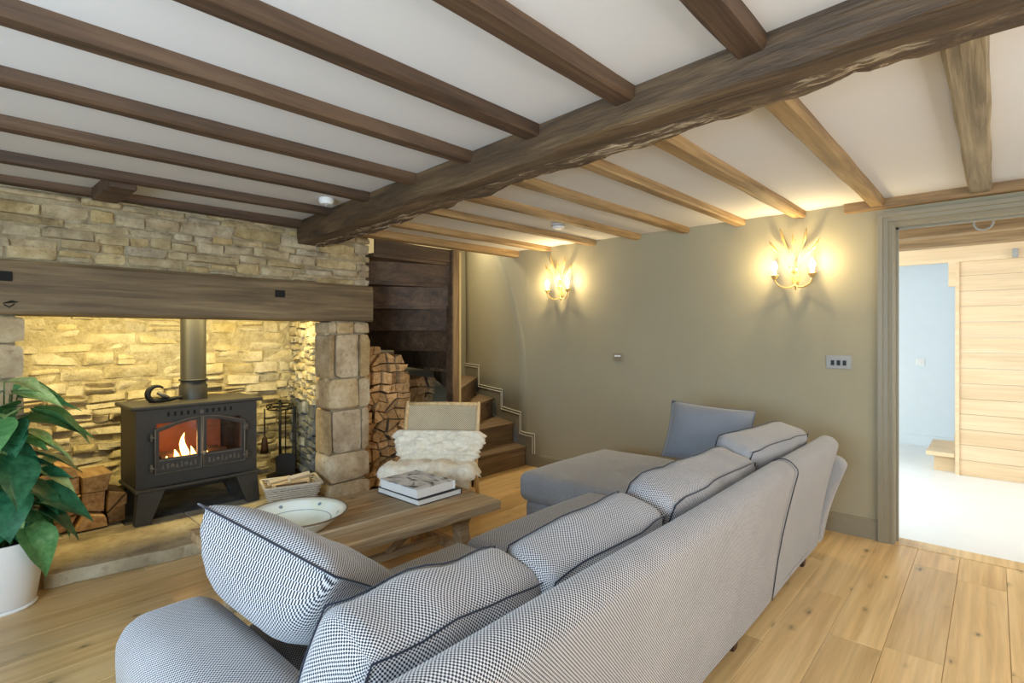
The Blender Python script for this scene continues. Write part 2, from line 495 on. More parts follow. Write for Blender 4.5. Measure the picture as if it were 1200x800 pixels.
def box_uv(me):
    lay = me.uv_layers.get('UVMap') or me.uv_layers.new(name='UVMap')
    for p in me.polygons:
        n = p.normal; ax = max(range(3), key=lambda i: abs(n[i]))
        for li in p.loop_indices:
            c = me.vertices[me.loops[li].vertex_index].co
            lay.data[li].uv = (c.y, c.z) if ax == 0 else ((c.x, c.z) if ax == 1 else (c.x, c.y))


def thing(name, label, cat, loc=(0, 0, 0), rot=(0, 0, 0), group=None):
    o = bpy.data.objects.new(name, None); COL.objects.link(o); o.empty_display_size = 0.1
    o.location = loc; o.rotation_euler = rot
    return tag(o, label, cat, group)


def tag(o, label=None, cat=None, group=None, kind=None):
    if label:
        o['label'] = label
    if cat:
        o['category'] = cat
    if group:
        o['group'] = group
    if kind:
        o['kind'] = kind
    return o


def struct(o, label, cat):
    return tag(o, label, cat, None, 'structure')


def puffbox(mb, cx, cy, cz, sx, sy, sz, r=0.04, puff=(0, 0, 0), n=8, wob=0.0, seed=0, mi=0):
    """soft rounded box, UV in metres per face"""
    h = Vector((sx / 2, sy / 2, sz / 2)); keys = {}; vs = []; faces = []; uvs = []

    def vert(p):
        q = Vector(p)
        inner = Vector([max(-(h[i] - r), min(h[i] - r, q[i])) for i in range(3)])
        d = q - inner
        if d.length > 1e-9:
            q = inner + d.normalized() * r
        u = [q[i] / h[i] for i in range(3)]
        for i in range(3):
            a, b = [k for k in range(3) if k != i]
            q[i] += (1 if u[i] > 0 else -1) * abs(u[i]) ** 2 * puff[i] * max(0, 1 - u[a] ** 2) ** 0.6 * max(0, 1 - u[b] ** 2) ** 0.6
        if wob:
            nz = noise.noise_vector(Vector((q.x * 6 + seed * 3.1, q.y * 6, q.z * 6))); q += nz * wob
        return (q.x + cx, q.y + cy, q.z + cz)
    for ax in range(3):
        a, b = [(1, 2), (0, 2), (0, 1)][ax]
        na = max(3, int(n * min(3, h[a] / 0.25))); nb = max(3, int(n * min(3, h[b] / 0.25)))
        # cosine-ish spacing so that rounding is resolved at the edges
        def grid(k, ha):
            m = [-ha, -ha + r * 0.3, -ha + r * 0.7, -ha + r]
            inn = [-ha + r + (2 * (ha - r)) * j / k for j in range(1, k)]
            return m + inn + [-x for x in m[::-1]]
        ga = grid(na, h[a]); gb = grid(nb, h[b])
        for sgn in (-1, 1):
            idx = {}
            for i, ua in enumerate(ga):
                for j, ub in enumerate(gb):
                    p = [0, 0, 0]; p[ax] = sgn * h[ax]; p[a] = ua; p[b] = ub
                    k = tuple(round(c, 5) for c in p)
                    if k not in keys:
                        keys[k] = len(vs); vs.append(vert(p))
                    idx[i, j] = keys[k]
            for i in range(len(ga) - 1):
                for j in range(len(gb) - 1):
                    faces.append((idx[i, j], idx[i + 1, j], idx[i + 1, j + 1], idx[i, j + 1]))
                    uvs.append([(ga[i], gb[j]), (ga[i + 1], gb[j]), (ga[i + 1], gb[j + 1]), (ga[i], gb[j + 1])])
    mb.add(vs, faces, mi, uvs)
    return mb


def pillow(mb, w, h, t, n=18, seed=0, mi=0, wob=0.006, asym=0.0):
    """scatter cushion standing in local XZ, thickness along Y, pointed corners"""
    vs = []; fs = []; uvs = []
    def co(i, j, side):
        u = -1 + 2 * i / n; v = -1 + 2 * j / n
        pin = 0.055
        x = w / 2 * u * (1 - pin * (1 - v * v) * abs(u) ** 3 * -0 - pin * (1 - v ** 2) * u * u)
        z = h / 2 * v * (1 - pin * (1 - u ** 2) * v * v)
        e = max(0.0, (1 - u ** 4)) ** 0.62 * max(0.0, (1 - v ** 4)) ** 0.62
        y = side * t / 2 * e * (1 - side * asym)
        nz = noise.noise_vector(Vector((x * 7 + seed, z * 7, side * 2.0 + seed)))
        return (x + nz.x * wob * e, y + nz.y * wob * 2 * e, z + nz.z * wob * e)
    idx = {}
    for side in (-1, 1):
        for i in range(n + 1):
            for j in range(n + 1):
                edge = i in (0, n) or j in (0, n)
                if edge and side == 1:
                    idx[1, i, j] = idx[-1, i, j]; continue
                idx[side, i, j] = len(vs); vs.append(co(i, j, side))
        for i in range(n):
            for j in range(n):
                q = [(i, j), (i + 1, j), (i + 1, j + 1), (i, j + 1)]
                fs.append(tuple(idx[side, a, b] for a, b in q)); uvs.append([(a * w / n, b * h / n) for a, b in q])
    mb.add(vs, fs, mi, uvs)
    return mb


# ---- a handful of shared unit stones (front towards -Y), about 42 triangles each
STONES = {}


def stone_meshes(mat, n=9, rough=0.08, rnd=0.5):
    key = (mat, rough, rnd)
    if key in STONES:
        return STONES[key]
    out = []
    for k in range(n):
        rr = random.Random(100 + k); mb = MB(); vs = []
        xs = [-0.5, -0.5 + 0.14 * (0.6 + rr.random()), 0.5 - 0.14 * (0.6 + rr.random()), 0.5]
        for j in range(4):
            for i in range(4):
                rim = i in (0, 3) or j in (0, 3); corner = i in (0, 3) and j in (0, 3)
                x = xs[i] + rr.uniform(-1, 1) * rough * 0.45; z = xs[j] + rr.uniform(-1, 1) * rough * 0.55
                if corner:
                    x *= 0.93; z *= 0.90
                x = max(-0.5, min(0.5, x)); z = max(-0.5, min(0.5, z))
                y = -0.5 + (0.30 if corner else 0.2 if rim else 0) * rnd * 2 * 0.5 + rr.uniform(-1, 1) * rough
                vs.append((x, y, z))
        ring = [(0, 0), (1, 0), (2, 0), (3, 0), (3, 1), (3, 2), (3, 3), (2, 3), (1, 3), (0, 3), (0, 2), (0, 1)]
        ridx = [j * 4 + i for i, j in ring]
        b0 = len(vs)
        for r in ridx:
            vs.append((vs[r][0], 0.5, vs[r][2]))
        fs = [(j * 4 + i, j * 4 + i + 1, (j + 1) * 4 + i + 1, (j + 1) * 4 + i) for i in range(3) for j in range(3)]
        for a in range(12):
            c = (a + 1) % 12
            fs.append((ridx[a], b0 + a, b0 + c, ridx[c]))
        fs.append(tuple(b0 + a for a in range(12)))
        mb.add(vs, fs)
        me = mb.mesh('stone', mat); smooth_by_angle(me, 1.0)
        out.append(me)
    STONES[key] = out
    return out


def lay_stones(parent, org, du, nrm_in, u0, u1, v0, v1, hs, ws, mat, depth=0.12, proud=(0.0, 0.02), gap=0.012, seed=1, rough=0.08,
               skip=None, top=None, tilt=0.0, wav=0.0, rnd=0.5):
    """courses of single stones; org + du*u + Z*v is a point on the mean face, nrm_in points into the wall"""
    rr = random.Random(seed); me = stone_meshes(mat, rough=rough, rnd=rnd)
    du = Vector(du).normalized(); nin = Vector(nrm_in).normalized(); org = Vector(org)
    rot = Matrix((du, nin, Vector((0, 0, 1)))).transposed().to_3x3()
    v = v0; cnt = 0
    while v < v1 - 0.012:
        h = rr.uniform(*hs)
        if v + h > v1 - hs[0] * 0.6:
            h = v1 - v
        u = u0 - rr.uniform(0, ws[0] * 0.5)
        while u < u1 - 0.01:
            wd = rr.uniform(*ws)
            if u + wd > u1 - ws[0] * 0.5:
                wd = u1 - u
            a = max(u, u0); b = min(u + wd, u1)
            if b - a > 0.02 and not (skip and skip((a + b) / 2, v + h / 2)):
                parts = [(v, h)]
                if h > hs[0] * 1.5 and rr.random() < 0.18 and b - a < ws[1] * 0.8:
                    k = rr.uniform(0.4, 0.6); parts = [(v, h * k), (v + h * k, h * (1 - k))]
                for vv, hh in parts:
                    pr = rr.uniform(*proud); cnt += 1
                    vv += wav * noise.noise(Vector((a * 2.3, v * 3.1, seed))) + wav * 0.3 * rr.uniform(-1, 1); hh *= 1 + wav * 4 * rr.uniform(-1, 1)
                    lo_, hi_ = max(vv, v0), min(vv + hh, v1); vv = lo_; hh = max(0.012, hi_ - lo_)
                    o = bpy.data.objects.new('stone', rr.choice(me)); COL.objects.link(o); o.parent = parent
                    c = org + du * ((a + b) / 2) + Vector((0, 0, 1)) * (vv + hh / 2) + nin * (depth / 2 - pr)
                    mat4 = Matrix.Translation(c) @ rot.to_4x4() @ Matrix.Rotation(rr.uniform(-tilt, tilt), 4, 'Y') @ Matrix.Diagonal((max(0.01, b - a - gap), depth, max(0.008, hh - gap), 1))
                    if rr.random() < 0.5:
                        mat4 = mat4 @ Matrix.Diagonal((1, 1, 1, 1)) @ Matrix.Rotation(PI, 4, 'Y')
                    o.matrix_local = mat4
            u += wd
        v += h
    return cnt


# ------------------------------------------------------------------ ceiling heights
def zc(x):
    return 2.14 + 0.0145 * (x - 0.3)


XG = 4.15          # olive wall
YF = 3.80          # face of the fireplace wall
X0, Y0 = -1.6, -1.6

# ------------------------------------------------------------------ floor with planks
fl = MB().box(X0 - 0.1, XG + 0.1, Y0 - 0.1, 5.6, -0.12, -0.018).obj('floor', 'subfloor')
struct(fl, 'honey oak plank floor of the living room', 'floor')


def planks():
    rr = random.Random(3); wd = 0.2; y = -1.45; row = 0
    cache = {}
    while y < 3.85:
        x = X0 - rr.uniform(0, 1.3)
        while x < XG:
            L = rr.choice((1.1, 1.4, 1.7, 2.0))
            a = max(x, X0); b = min(x + L, XG)
            if b - a > 0.03:
                key = (round(b - a, 3), wd)
                if key not in cache:
                    g = 0.0007; e = 0.0014; l = b - a
                    m = MB()
                    v = [(g, g, -0.018), (l - g, g, -0.018), (l - g, wd - g, -0.018), (g, wd - g, -0.018),
                         (g, g, -e), (l - g, g, -e), (l - g, wd - g, -e), (g, wd - g, -e),
                         (g + e, g + e, 0), (l - g - e, g + e, 0), (l - g - e, wd - g - e, 0), (g + e, wd - g - e, 0)]
                    m.add(v, [(0, 3, 2, 1), (0, 1, 5, 4), (1, 2, 6, 5), (2, 3, 7, 6), (3, 0, 4, 7), (4, 5, 9, 8), (5, 6, 10, 9), (6, 7, 11, 10), (7, 4, 8, 11), (8, 9, 10, 11)])
                    cache[key] = m.mesh('plank', 'oak')
                link('plank', cache[key], fl, (a, y, 0))
            x += L
        y += wd; row += 1


planks()

# ------------------------------------------------------------------ ceiling
cm = MB()
xs = [X0 - 0.1, 0.3, XG + 0.08]
for a, b in zip(xs, xs[1:]):
    y1 = YF
    v = [(a, Y0 - 0.1, zc(a)), (b, Y0 - 0.1, zc(b)), (b, y1, zc(b)), (a, y1, zc(a))]
    cm.add(v + [(p[0], p[1], p[2] + 0.1) for p in v], [(0, 1, 2, 3), (4, 7, 6, 5), (0, 4, 5, 1), (1, 5, 6, 2), (2, 6, 7, 3), (3, 7, 4, 0)])
ceil = struct(cm.obj('ceiling', 'plaster'), 'white plaster ceiling between the oak joists', 'ceiling')

# ------------------------------------------------------------------ olive wall with doorway
DY1 = 0.467        # left edge of the doorway (inside of the lining)
DY0 = -0.75
DZ = 2.015
wm = MB()
wm.box(XG, XG + 0.14, DY1 + 0.012, 3.50, 0, 2.30)
wm.box(XG, XG + 0.14, Y0, DY0 - 0.012, 0, 2.30)
wm.box(XG, XG + 0.14, DY0 - 0.012, DY1 + 0.012, DZ + 0.012, 2.30)
wm.box(XG, XG + 0.14, 3.50, 3.548, 0, 2.30)
wr = struct(wm.obj('wall_right', 'green'), 'olive grey painted wall carrying the two wall lights', 'wall')

# the wall turns into the stairwell along a corner that flares backwards towards the ceiling
corner = [(0.0, 3.55), (0.9, 3.55), (1.1, 3.56), (1.25, 3.58), (1.4, 3.615), (1.6, 3.67), (1.85, 3.76), (2.05, 3.86), (2.17, 3.92), (2.30, 3.95), (3.1, 3.97)]
flare = MB(); face = MB(); nx_ = 8
for (z0, y0), (z1, y1) in zip(corner, corner[1:]):
    if y1 > 3.5505:
        flare.add([(XG, 3.549, z0), (XG, y0, z0), (XG, y1, z1), (XG, 3.549, z1), (XG + 0.14, 3.549, z0), (XG + 0.14, y0, z0), (XG + 0.14, y1, z1), (XG + 0.14, 3.549, z1)],
                  [(0, 1, 2, 3), (4, 7, 6, 5), (1, 5, 6, 2), (0, 3, 7, 4), (0, 4, 5, 1), (3, 2, 6, 7)])
fr_ = []
for (z, y) in corner:
    for i in range(nx_ + 1):
        t = i / nx_; fr_.append((XG + (4.86 - XG) * t, y + (5.25 - y) * t, z))
nq = nx_ + 1
face.add(fr_, [(j * nq + i, j * nq + i + 1, (j + 1) * nq + i + 1, (j + 1) * nq + i) for j in range(len(corner) - 1) for i in range(nx_)])
flare.obj('corner_flare', 'green', wr)
o = face.obj('wall_stairwell_right', 'green', smooth=True, fix=False)
sm = o.modifiers.new('thickness', 'SOLIDIFY'); sm.thickness = 0.06; sm.offset = 1
struct(o, 'olive grey stair wall turning away behind the first wall light', 'wall')

# stairwell shell
sw = MB().box(2.46, 4.96, 5.2, 5.3, 0, 3.1)
struct(sw.obj('wall_stairwell_back', 'green'), 'olive grey wall behind the winding stairs', 'wall')
sw = MB().box(2.40, 5.0, 3.72, 5.3, 3.1, 3.2)
struct(sw.obj('ceiling_stairwell', 'plaster'), 'plaster ceiling above the stairwell', 'ceiling')
sw = MB().box(2.40, 5.0, 3.72, 3.80, 2.28, 3.1)
struct(sw.obj('wall_stairwell_front', 'dayplaster'), 'plaster wall above the stair opening', 'wall')

# ------------------------------------------------------------------ walls behind the camera with windows
wl = MB()
WY0, WY1, WZ0, WZ1 = -0.4, 1.6, 0.75, 1.85
wl.box(X0 - 0.3, X0, Y0, WY0, 0, 2.3); wl.box(X0 - 0.3, X0, WY1, 4.2, 0, 2.3)
wl.box(X0 - 0.3, X0, WY0, WY1, 0, WZ0); wl.box(X0 - 0.3, X0, WY0, WY1, WZ1, 2.3)
struct(wl.obj('wall_left', 'dayplaster'), 'plaster wall with a cottage window at the left end', 'wall')
wb = MB()
WX0, WX1 = 0.2, 3.0
wb.box(X0 - 0.3, WX0, Y0 - 0.3, Y0, 0, 2.3); wb.box(WX1, XG + 0.14, Y0 - 0.3, Y0, 0, 2.3)
wb.box(WX0, WX1, Y0 - 0.3, Y0, 0, WZ0); wb.box(WX0, WX1, Y0 - 0.3, Y0, WZ1, 2.3)
struct(wb.obj('wall_back', 'dayplaster'), 'plaster wall with a cottage window behind the sofa', 'wall')
# casements (far side of the reveals)
fm = MB()
for y in (WY0, (WY0 + WY1) / 2 - 0.03, WY1 - 0.06):
    fm.box(X0 - 0.10, X0 - 0.05, y, y + 0.06, WZ0, WZ1)
for z in (WZ0, WZ1 - 0.06):
    fm.box(X0 - 0.101, X0 - 0.049, WY0, WY1, z, z + 0.06)
struct(fm.obj('window_1', 'winframe'), 'white casement window in the left wall', 'window')
fm = MB()
for x in (WX0, WX0 + 0.92, WX0 + 1.84, WX1 - 0.06):
    fm.box(x, x + 0.06, Y0 - 0.10, Y0 - 0.05, WZ0, WZ1)
for z in (WZ0, WZ1 - 0.06):
    fm.box(WX0, WX1, Y0 - 0.101, Y0 - 0.049, z, z + 0.06)
struct(fm.obj('window_2', 'winframe'), 'white casement window in the wall behind the sofa', 'window')

# ------------------------------------------------------------------ skirting on the olive wall and door architrave
def skirt_profile(h=0.13, d=0.016):
    return [(0, 0), (-d, 0), (-d, h * 0.72), (-d * 0.85, h * 0.75), (-d * 0.85, h * 0.86), (-d * 0.45, h * 0.92), (-d * 0.45, h * 0.97), (0, h)]


bs = MB(); pr = [(XG + p[0], p[1]) for p in skirt_profile()]
n = len(pr)
bs.add([(p[0], 0.56, p[1]) for p in pr] + [(p[0], 3.50, p[1]) for p in pr],
       [tuple(range(n)), tuple(range(n, 2 * n))[::-1]] + [(i, (i + 1) % n, n + (i + 1) % n, n + i) for i in range(n)])
struct(bs.obj('baseboard_right', 'greentrim'), 'olive grey moulded skirting along the sconce wall', 'skirting')

dt = thing('door_1', 'olive grey moulded doorway surround leading to the bright room', 'door frame', (XG, 0, 0)); dt['kind'] = 'structure'
prof = [(0.0, 0.0), (0.0, -0.014), (0.012, -0.020), (0.030, -0.018), (0.036, -0.026), (0.058, -0.026), (0.064, -0.034), (0.088, -0.034), (0.088, 0.0)]  # (offset outwards from lining, out of wall)


def arch_side(y, sgn):
    m = MB(); n = len(prof); a = []; b = []
    for u, d in prof:
        a.append((d, y + sgn * u, 0.0)); b.append((d, y + sgn * u, DZ + u))
    m.add(a + b, [tuple(range(n)), tuple(range(n, 2 * n))[::-1]] + [(i, (i + 1) % n, n + (i + 1) % n, n + i) for i in range(n)])
    return m


arch_side(DY1, 1).obj('architrave_jamb', 'greentrim', dt)
arch_side(DY0, -1).obj('architrave_jamb', 'greentrim', dt)
m = MB(); n = len(prof)
a = [(d, DY1 + u, DZ + u) for u, d in prof]; b = [(d, DY0 - u, DZ + u) for u, d in prof]
m.add(a + b, [tuple(range(n)), tuple(range(n, 2 * n))[::-1]] + [(i, (i + 1) % n, n + (i + 1) % n, n + i) for i in range(n)])
m.obj('architrave_head', 'greentrim', dt)
MB().box(0.001, 0.139, DY1, DY1 + 0.011, 0, DZ).obj('lining_jamb', 'greentrim', dt)
MB().box(0.001, 0.139, DY0 - 0.011, DY0, 0, DZ).obj('lining_jamb', 'greentrim', dt)
MB().box(0.001, 0.139, DY0 - 0.011, DY1 + 0.011, DZ, DZ + 0.011).obj('lining_head', 'greentrim', dt)
MB().box(0.05, 0.075, DY1 - 0.012, DY1, 0, DZ).obj('door_stop', 'greentrim', dt)
MB().box(0.05, 0.075, DY0, DY1, DZ - 0.012, DZ).obj('door_stop', 'greentrim', dt)
MB().box(0.090, 0.125, DY1 - 0.004, DY1 + 0.001, 0.98, 1.12).obj('strike_plate', 'steel', dt)
MB().box(0.0, 0.14, DY0, DY1, -0.02, 0.004).obj('threshold', 'oak', dt)


# ------------------------------------------------------------------ ceiling timbers
def rough_beam(mb, p0, p1, w0, w1, zt0, zt1, zb0, zb1, n=40, amp=0.008, seed=0, chew=0.0):
    """hand-hewn timber from p0 to p1 (centre lines in plan), slightly wavy; chew eats the far lower arris"""
    p0 = Vector(p0); p1 = Vector(p1); d = (p1 - p0).normalized(); side = Vector((d.y, -d.x))   # to the right of travel
    L = (p1 - p0).length; vs = []; fs = []; K = 10
    for i in range(n + 1):
        t = i / n; c = p0.lerp(p1, t); w = w0 + (w1 - w0) * t; zt = zt0 + (zt1 - zt0) * t; zb = zb0 + (zb1 - zb0) * t
        ht = zt - zb; s = t * L
        def nz(k, f=3.0):
            return noise.noise(Vector((s * f, k * 7.3 + seed, seed * 1.7))) * amp
        e = chew * (0.35 + 0.65 * max(0, noise.noise(Vector((s * 5.0, 3.3 + seed, 0))) + 0.45)) * (1 if 0.12 < t < 0.86 else 0.4)
        e2 = chew * 0.35 * abs(noise.noise(Vector((s * 22, 9.1, 0))))
        prof = [(-0.5 * w, zt), (-0.5 * w + nz(1), zb + ht * 0.55), (-0.5 * w + nz(2), zb + ht * 0.13), (-0.46 * w + nz(3), zb + ht * 0.03 + nz(9)),
                (-0.15 * w, zb + nz(4)), (0.18 * w, zb + nz(5) + e2), (0.5 * w - 0.012 - e * 0.9, zb + nz(6) + e2 + e * 0.1),
                (0.5 * w - e * 0.35, zb + ht * 0.12 + e * 0.55), (0.5 * w + nz(7) - e2, zb + ht * 0.42), (0.5 * w, zt)]
        for u, z in prof:
            q = c + side * u; vs.append((q.x, q.y, z))
    for i in range(n):
        for k in range(K):
            k2 = (k + 1) % K
            fs.append((i * K + k, i * K + k2, (i + 1) * K + k2, (i + 1) * K + k))
    fs += [tuple(range(K)), tuple(n * K + k for k in range(K))[::-1]]
    mb.add(vs, fs)
    for i in range(n):
        for k in (4, 5, 6, 7):
            mb.mi[i * K + k] = 1
    return mb


def beam_left(y):      # plan position of the near (left) arris of the main beam
    return 1.535 + 0.0883 * (y - 0.257)


def beam_right(y):
    return beam_left(y) + 0.262


ya, yb = Y0 + 0.002, 3.79
ca = Vector(((beam_left(ya) + beam_right(ya)) / 2, ya)); cb_ = Vector(((beam_left(yb) + beam_right(yb)) / 2, yb))
bmo = rough_beam(MB(), ca, cb_, 0.262, 0.262, 2.158, 2.158, 2.065, 1.995, n=160, amp=0.010, seed=2, chew=0.065)
o = bmo.obj('ceiling_beam', ['beam', 'beamraw']); smooth_by_angle(o.data, 0.7)
tag(o, 'massive dark hewn oak beam crossing the ceiling from the fireplace wall', 'beam')

ordn = ['nearest', 'second', 'third', 'fourth', 'fifth', 'sixth', 'seventh', 'eighth', 'ninth']


def joist(y, x0, x1, wd, dep, mat, label, group, seed):
    mb = MB(); n = 26; vs = []; fs = []; rr = random.Random(seed)
    for i in range(n + 1):
        x = x0 + (x1 - x0) * i / n; z = zc(x)
        f = lambda k: noise.noise(Vector((x * 2.6, k * 5.1 + seed, 0))) * 0.006
        w2 = wd / 2
        vs += [(x, y - w2 + f(1), z + 0.01), (x, y - w2 + f(2), z - dep + 0.010), (x, y - w2 + 0.010 + f(3), z - dep + f(4) * 0.5),
               (x, y + w2 - 0.010 + f(5), z - dep + f(6) * 0.5), (x, y + w2 + f(7), z - dep + 0.010), (x, y + w2 + f(8), z + 0.01)]
    K = 6
    for i in range(n):
        for k in range(K):
            k2 = (k + 1) % K
            fs.append((i * K + k, i * K + k2, (i + 1) * K + k2, (i + 1) * K + k))
    fs += [tuple(range(K)), tuple(n * K + k for k in range(K))[::-1]]
    mb.add(vs, fs); o = mb.obj('ceiling_joist', mat)
    smooth_by_angle(o.data, 0.6)
    return tag(o, label, 'joist', group)


LJ = [(0.505, 0.085), (0.93, 0.085), (1.365, 0.078), (1.785, 0.075), (2.245, 0.072), (2.735, 0.072), (3.26, 0.07)]
for i, (y, wd) in enumerate(LJ):
    joist(y, X0, beam_left(y) + 0.01, wd, 0.047, 'joist',
          f'dark brown ceiling joist left of the main beam, {ordn[i] + " joist" if i == 0 else ordn[i] + " one"} counting from the viewer', 'dark joists left of the main beam', i)
RJ = [(0.06, 0.10, 'grey weathered'), (0.555, 0.085, 'pale oak'), (1.02, 0.085, 'pale oak'), (1.425, 0.078, 'knotty pale oak'), (1.86, 0.075, 'knotty pale oak'),
      (2.29, 0.072, 'pale oak'), (2.745, 0.072, 'pale oak'), (3.27, 0.075, 'pale oak'), (3.70, 0.10, 'pale oak')]
for i, (y, wd, look) in enumerate(RJ):
    joist(y, beam_right(y) - 0.01, XG + 0.03, wd, 0.045 if i < 8 else 0.062, 'joistgrey' if i == 0 else 'joistpale',
          f'{look} ceiling joist right of the main beam, {ordn[i]} counting from the doorway', 'pale joists right of the main beam', 20 + i)
# wall plate over the doorway and the stone wall, and the short trimmer
o = MB().box(XG - 0.055, XG + 0.02, -1.55, 0.74, 2.135, 2.20).obj('wall_plate', 'plate', bevel=0.006)
tag(o, 'pale oak wall plate running above the doorway', 'beam')
o = MB().box(X0, 1.845, 3.715, 3.799, 2.105, 2.17).obj('wall_plate', 'joist', bevel=0.006)
tag(o, 'dark oak wall plate along the top of the stone wall', 'beam')
o = MB().box(0.63, 0.75, 3.296, 3.714, 2.075, 2.15).obj('trimmer_block', 'joist', bevel=0.008)
tag(o, 'short dark oak trimmer block bridging the last joist and the stone wall', 'beam')

# ------------------------------------------------------------------ fireplace wall
BK = 4.95                      # back of the recess
HZ = 0.075                     # hearth level
wf = MB()
wf.box(X0, 2.43, YF + 0.010, 4.30, 1.722, 2.30)            # chimney breast core
wf.box(X0, 0.33, YF + 0.045, 5.05, 0, 1.722)                # left jamb core
wfo = struct(wf.obj('wall_fireplace', 'mortar'), 'buff limestone wall above the fireplace with its two stone jambs', 'stone wall')
lay_stones(wfo, (0, YF, 0), (1, 0, 0), (0, 1, 0), -0.15, 2.46, 1.724, 2.135, (0.045, 0.10), (0.10, 0.34), 'stone', depth=0.10, proud=(-0.004, 0.012), gap=0.007, seed=11, rough=0.10, rnd=0.3, wav=0.028, tilt=0.03)
# right jamb: pier of big dressed stones (front face) on a mortar core
wp = MB()
side_d = Vector((2.36 - 2.098, BK - YF)).normalized()
def side_pt(s, off=0.0):
    p = Vector((2.098, YF)) + side_d * s; q = Vector((side_d.y, -side_d.x)); return p + q * off
c0, c1 = side_pt(0.03, 0.03), side_pt((BK + 0.1 - YF) / side_d.y, 0.045)
wp.prism([(c0.x, YF + 0.03), (2.435, YF + 0.03), (2.435, 5.25), (c1.x, 5.25), (c1.x, c1.y)], 'z', 0, 1.722)
wpo = wp.obj('pier_core', 'mortar', wfo)
PIER = [(0.0, 0.17, [(0, 1)]), (0.17, 0.40, [(0, 1)]), (0.40, 0.425, []), (0.40, 0.74, [(0, 0.07), (0.07, 0.80), (0.80, 1)]), (0.74, 0.985, [(0, 0.72), (0.72, 1)]),
        (0.985, 1.335, [(0, 0.16), (0.16, 0.74), (0.74, 1)]), (1.335, 1.432, [(0, 0.18), (0.18, 0.62), (0.62, 1)])]
rr = random.Random(5); ash = stone_meshes('ashlar', rough=0.05, rnd=0.12)
for z0, z1, cuts in PIER:
    for a, b in cuts:
        xa = 2.098 + (2.46 - 2.098) * a; xb = 2.098 + (2.46 - 2.098) * b
        o = link('stone', rr.choice(ash), wfo)
        o.location = ((xa + xb) / 2, YF + 0.11 - rr.uniform(0, 0.015), (z0 + z1) / 2); o.scale = (xb - xa - 0.008, 0.22, z1 - z0 - 0.010)
# the inner return of the pier (towards the fire) in coursed blocks, then rubble
lay_stones(wfo, (2.098, YF, 0), (side_d.x, side_d.y, 0), (side_d.y, -side_d.x, 0), 0.06, 0.34, HZ, 1.432, (0.16, 0.32), (0.28, 0.3), 'ashlar', depth=0.10, proud=(0.0, 0.012), gap=0.012, seed=8, rough=0.05, rnd=0.12)
# left jamb stones
lay_stones(wfo, (0, YF, 0), (1, 0, 0), (0, 1, 0), -0.35, 0.367, 0.0, 1.432, (0.18, 0.30), (0.22, 0.45), 'ashlar', depth=0.12, proud=(0.0, 0.014), gap=0.010, seed=15, rough=0.05, rnd=0.12)

# recess back
wk = MB().box(0.33, 2.45, BK + 0.004, BK + 0.2, 0, 2.2)
wk.box(0.30, 2.5, 4.30, BK + 0.2, 2.1, 2.2)
wko = struct(wk.obj('wall_hearth_back', 'rmortar'), 'rough rubble wall at the back of the fire recess, lit yellow', 'stone wall')
lay_stones(wko, (0, BK, 0), (1, 0, 0), (0, 1, 0), 0.36, 2.40, HZ, 0.98, (0.038, 0.085), (0.08, 0.30), 'rubble', depth=0.11, proud=(-0.004, 0.034), gap=0.004, seed=21, rough=0.17, rnd=0.6, tilt=0.07, wav=0.03)
lay_stones(wko, (0, BK, 0), (1, 0, 0), (0, 1, 0), 0.36, 2.40, 0.98, 1.56, (0.05, 0.11), (0.12, 0.36), 'rubble', depth=0.11, proud=(-0.006, 0.012), gap=0.003, seed=22, rough=0.14, rnd=0.6, tilt=0.05, wav=0.03)
wsd = MB(); q0 = side_pt(0.335, 0.02); q1 = side_pt(1.22, 0.02)
wsd.prism([(q0.x, q0.y), (q1.x, q1.y), (q1.x + 0.02, q1.y), (q0.x + 0.02, q0.y)], 'z', HZ, 1.60)
wso = struct(wsd.obj('wall_hearth_right', 'rmortar'), 'rubble return wall on the right inside the fire recess', 'stone wall')
lay_stones(wso, (2.098, YF, 0), (side_d.x, side_d.y, 0), (side_d.y, -side_d.x, 0), 0.345, 1.17, HZ, 0.75, (0.05, 0.11), (0.10, 0.28), 'darkstone', depth=0.07, proud=(0.0, 0.035), gap=0.008, seed=31, rough=0.16, tilt=0.12, wav=0.03)
lay_stones(wso, (2.098, YF, 0), (side_d.x, side_d.y, 0), (side_d.y, -side_d.x, 0), 0.345, 1.17, 0.75, 1.56, (0.04, 0.08), (0.07, 0.2), 'rubble', depth=0.07, proud=(0.0, 0.035), gap=0.008, seed=32, rough=0.17, tilt=0.15, wav=0.03)

# lintel
lt = thing('fireplace_lintel', 'long smoke-stained oak lintel beam over the fire opening', 'beam', (0, 0, 0))
m = MB(); n = 60; K = 6; vs = []; fs = []
xA, xB = -0.9, 2.462
for i in range(n + 1):
    x = xA + (xB - xA) * i / n; f = lambda k: noise.noise(Vector((x * 2.2, k * 4.7, 1.0))) * 0.005
    vs += [(x, 3.765 + f(1), 1.72 + f(2)), (x, 3.752 + f(3), 1.70 + f(2)), (x, 3.752 + f(4), 1.45 + f(5)), (x, 3.765 + f(4), 1.436 + f(5)), (x, 4.12, 1.436), (x, 4.12, 1.722)]
for i in range(n):
    for k in range(K):
        k2 = (k + 1) % K; fs.append((i * K + k, i * K + k2, (i + 1) * K + k2, (i + 1) * K + k))
fs += [tuple(range(K)), tuple(n * K + k for k in range(K))[::-1]]
m.add(vs, fs); o = m.obj('timber', 'lintel', lt); smooth_by_angle(o.data, 0.5)
MB().box(0.19, 0.312, 3.748, 3.756, 1.605, 1.655).obj('mortise_slot', 'dark', lt)
MB().box(1.665, 1.735, 3.748, 3.756, 1.595, 1.645).obj('mortise_slot', 'dark', lt)
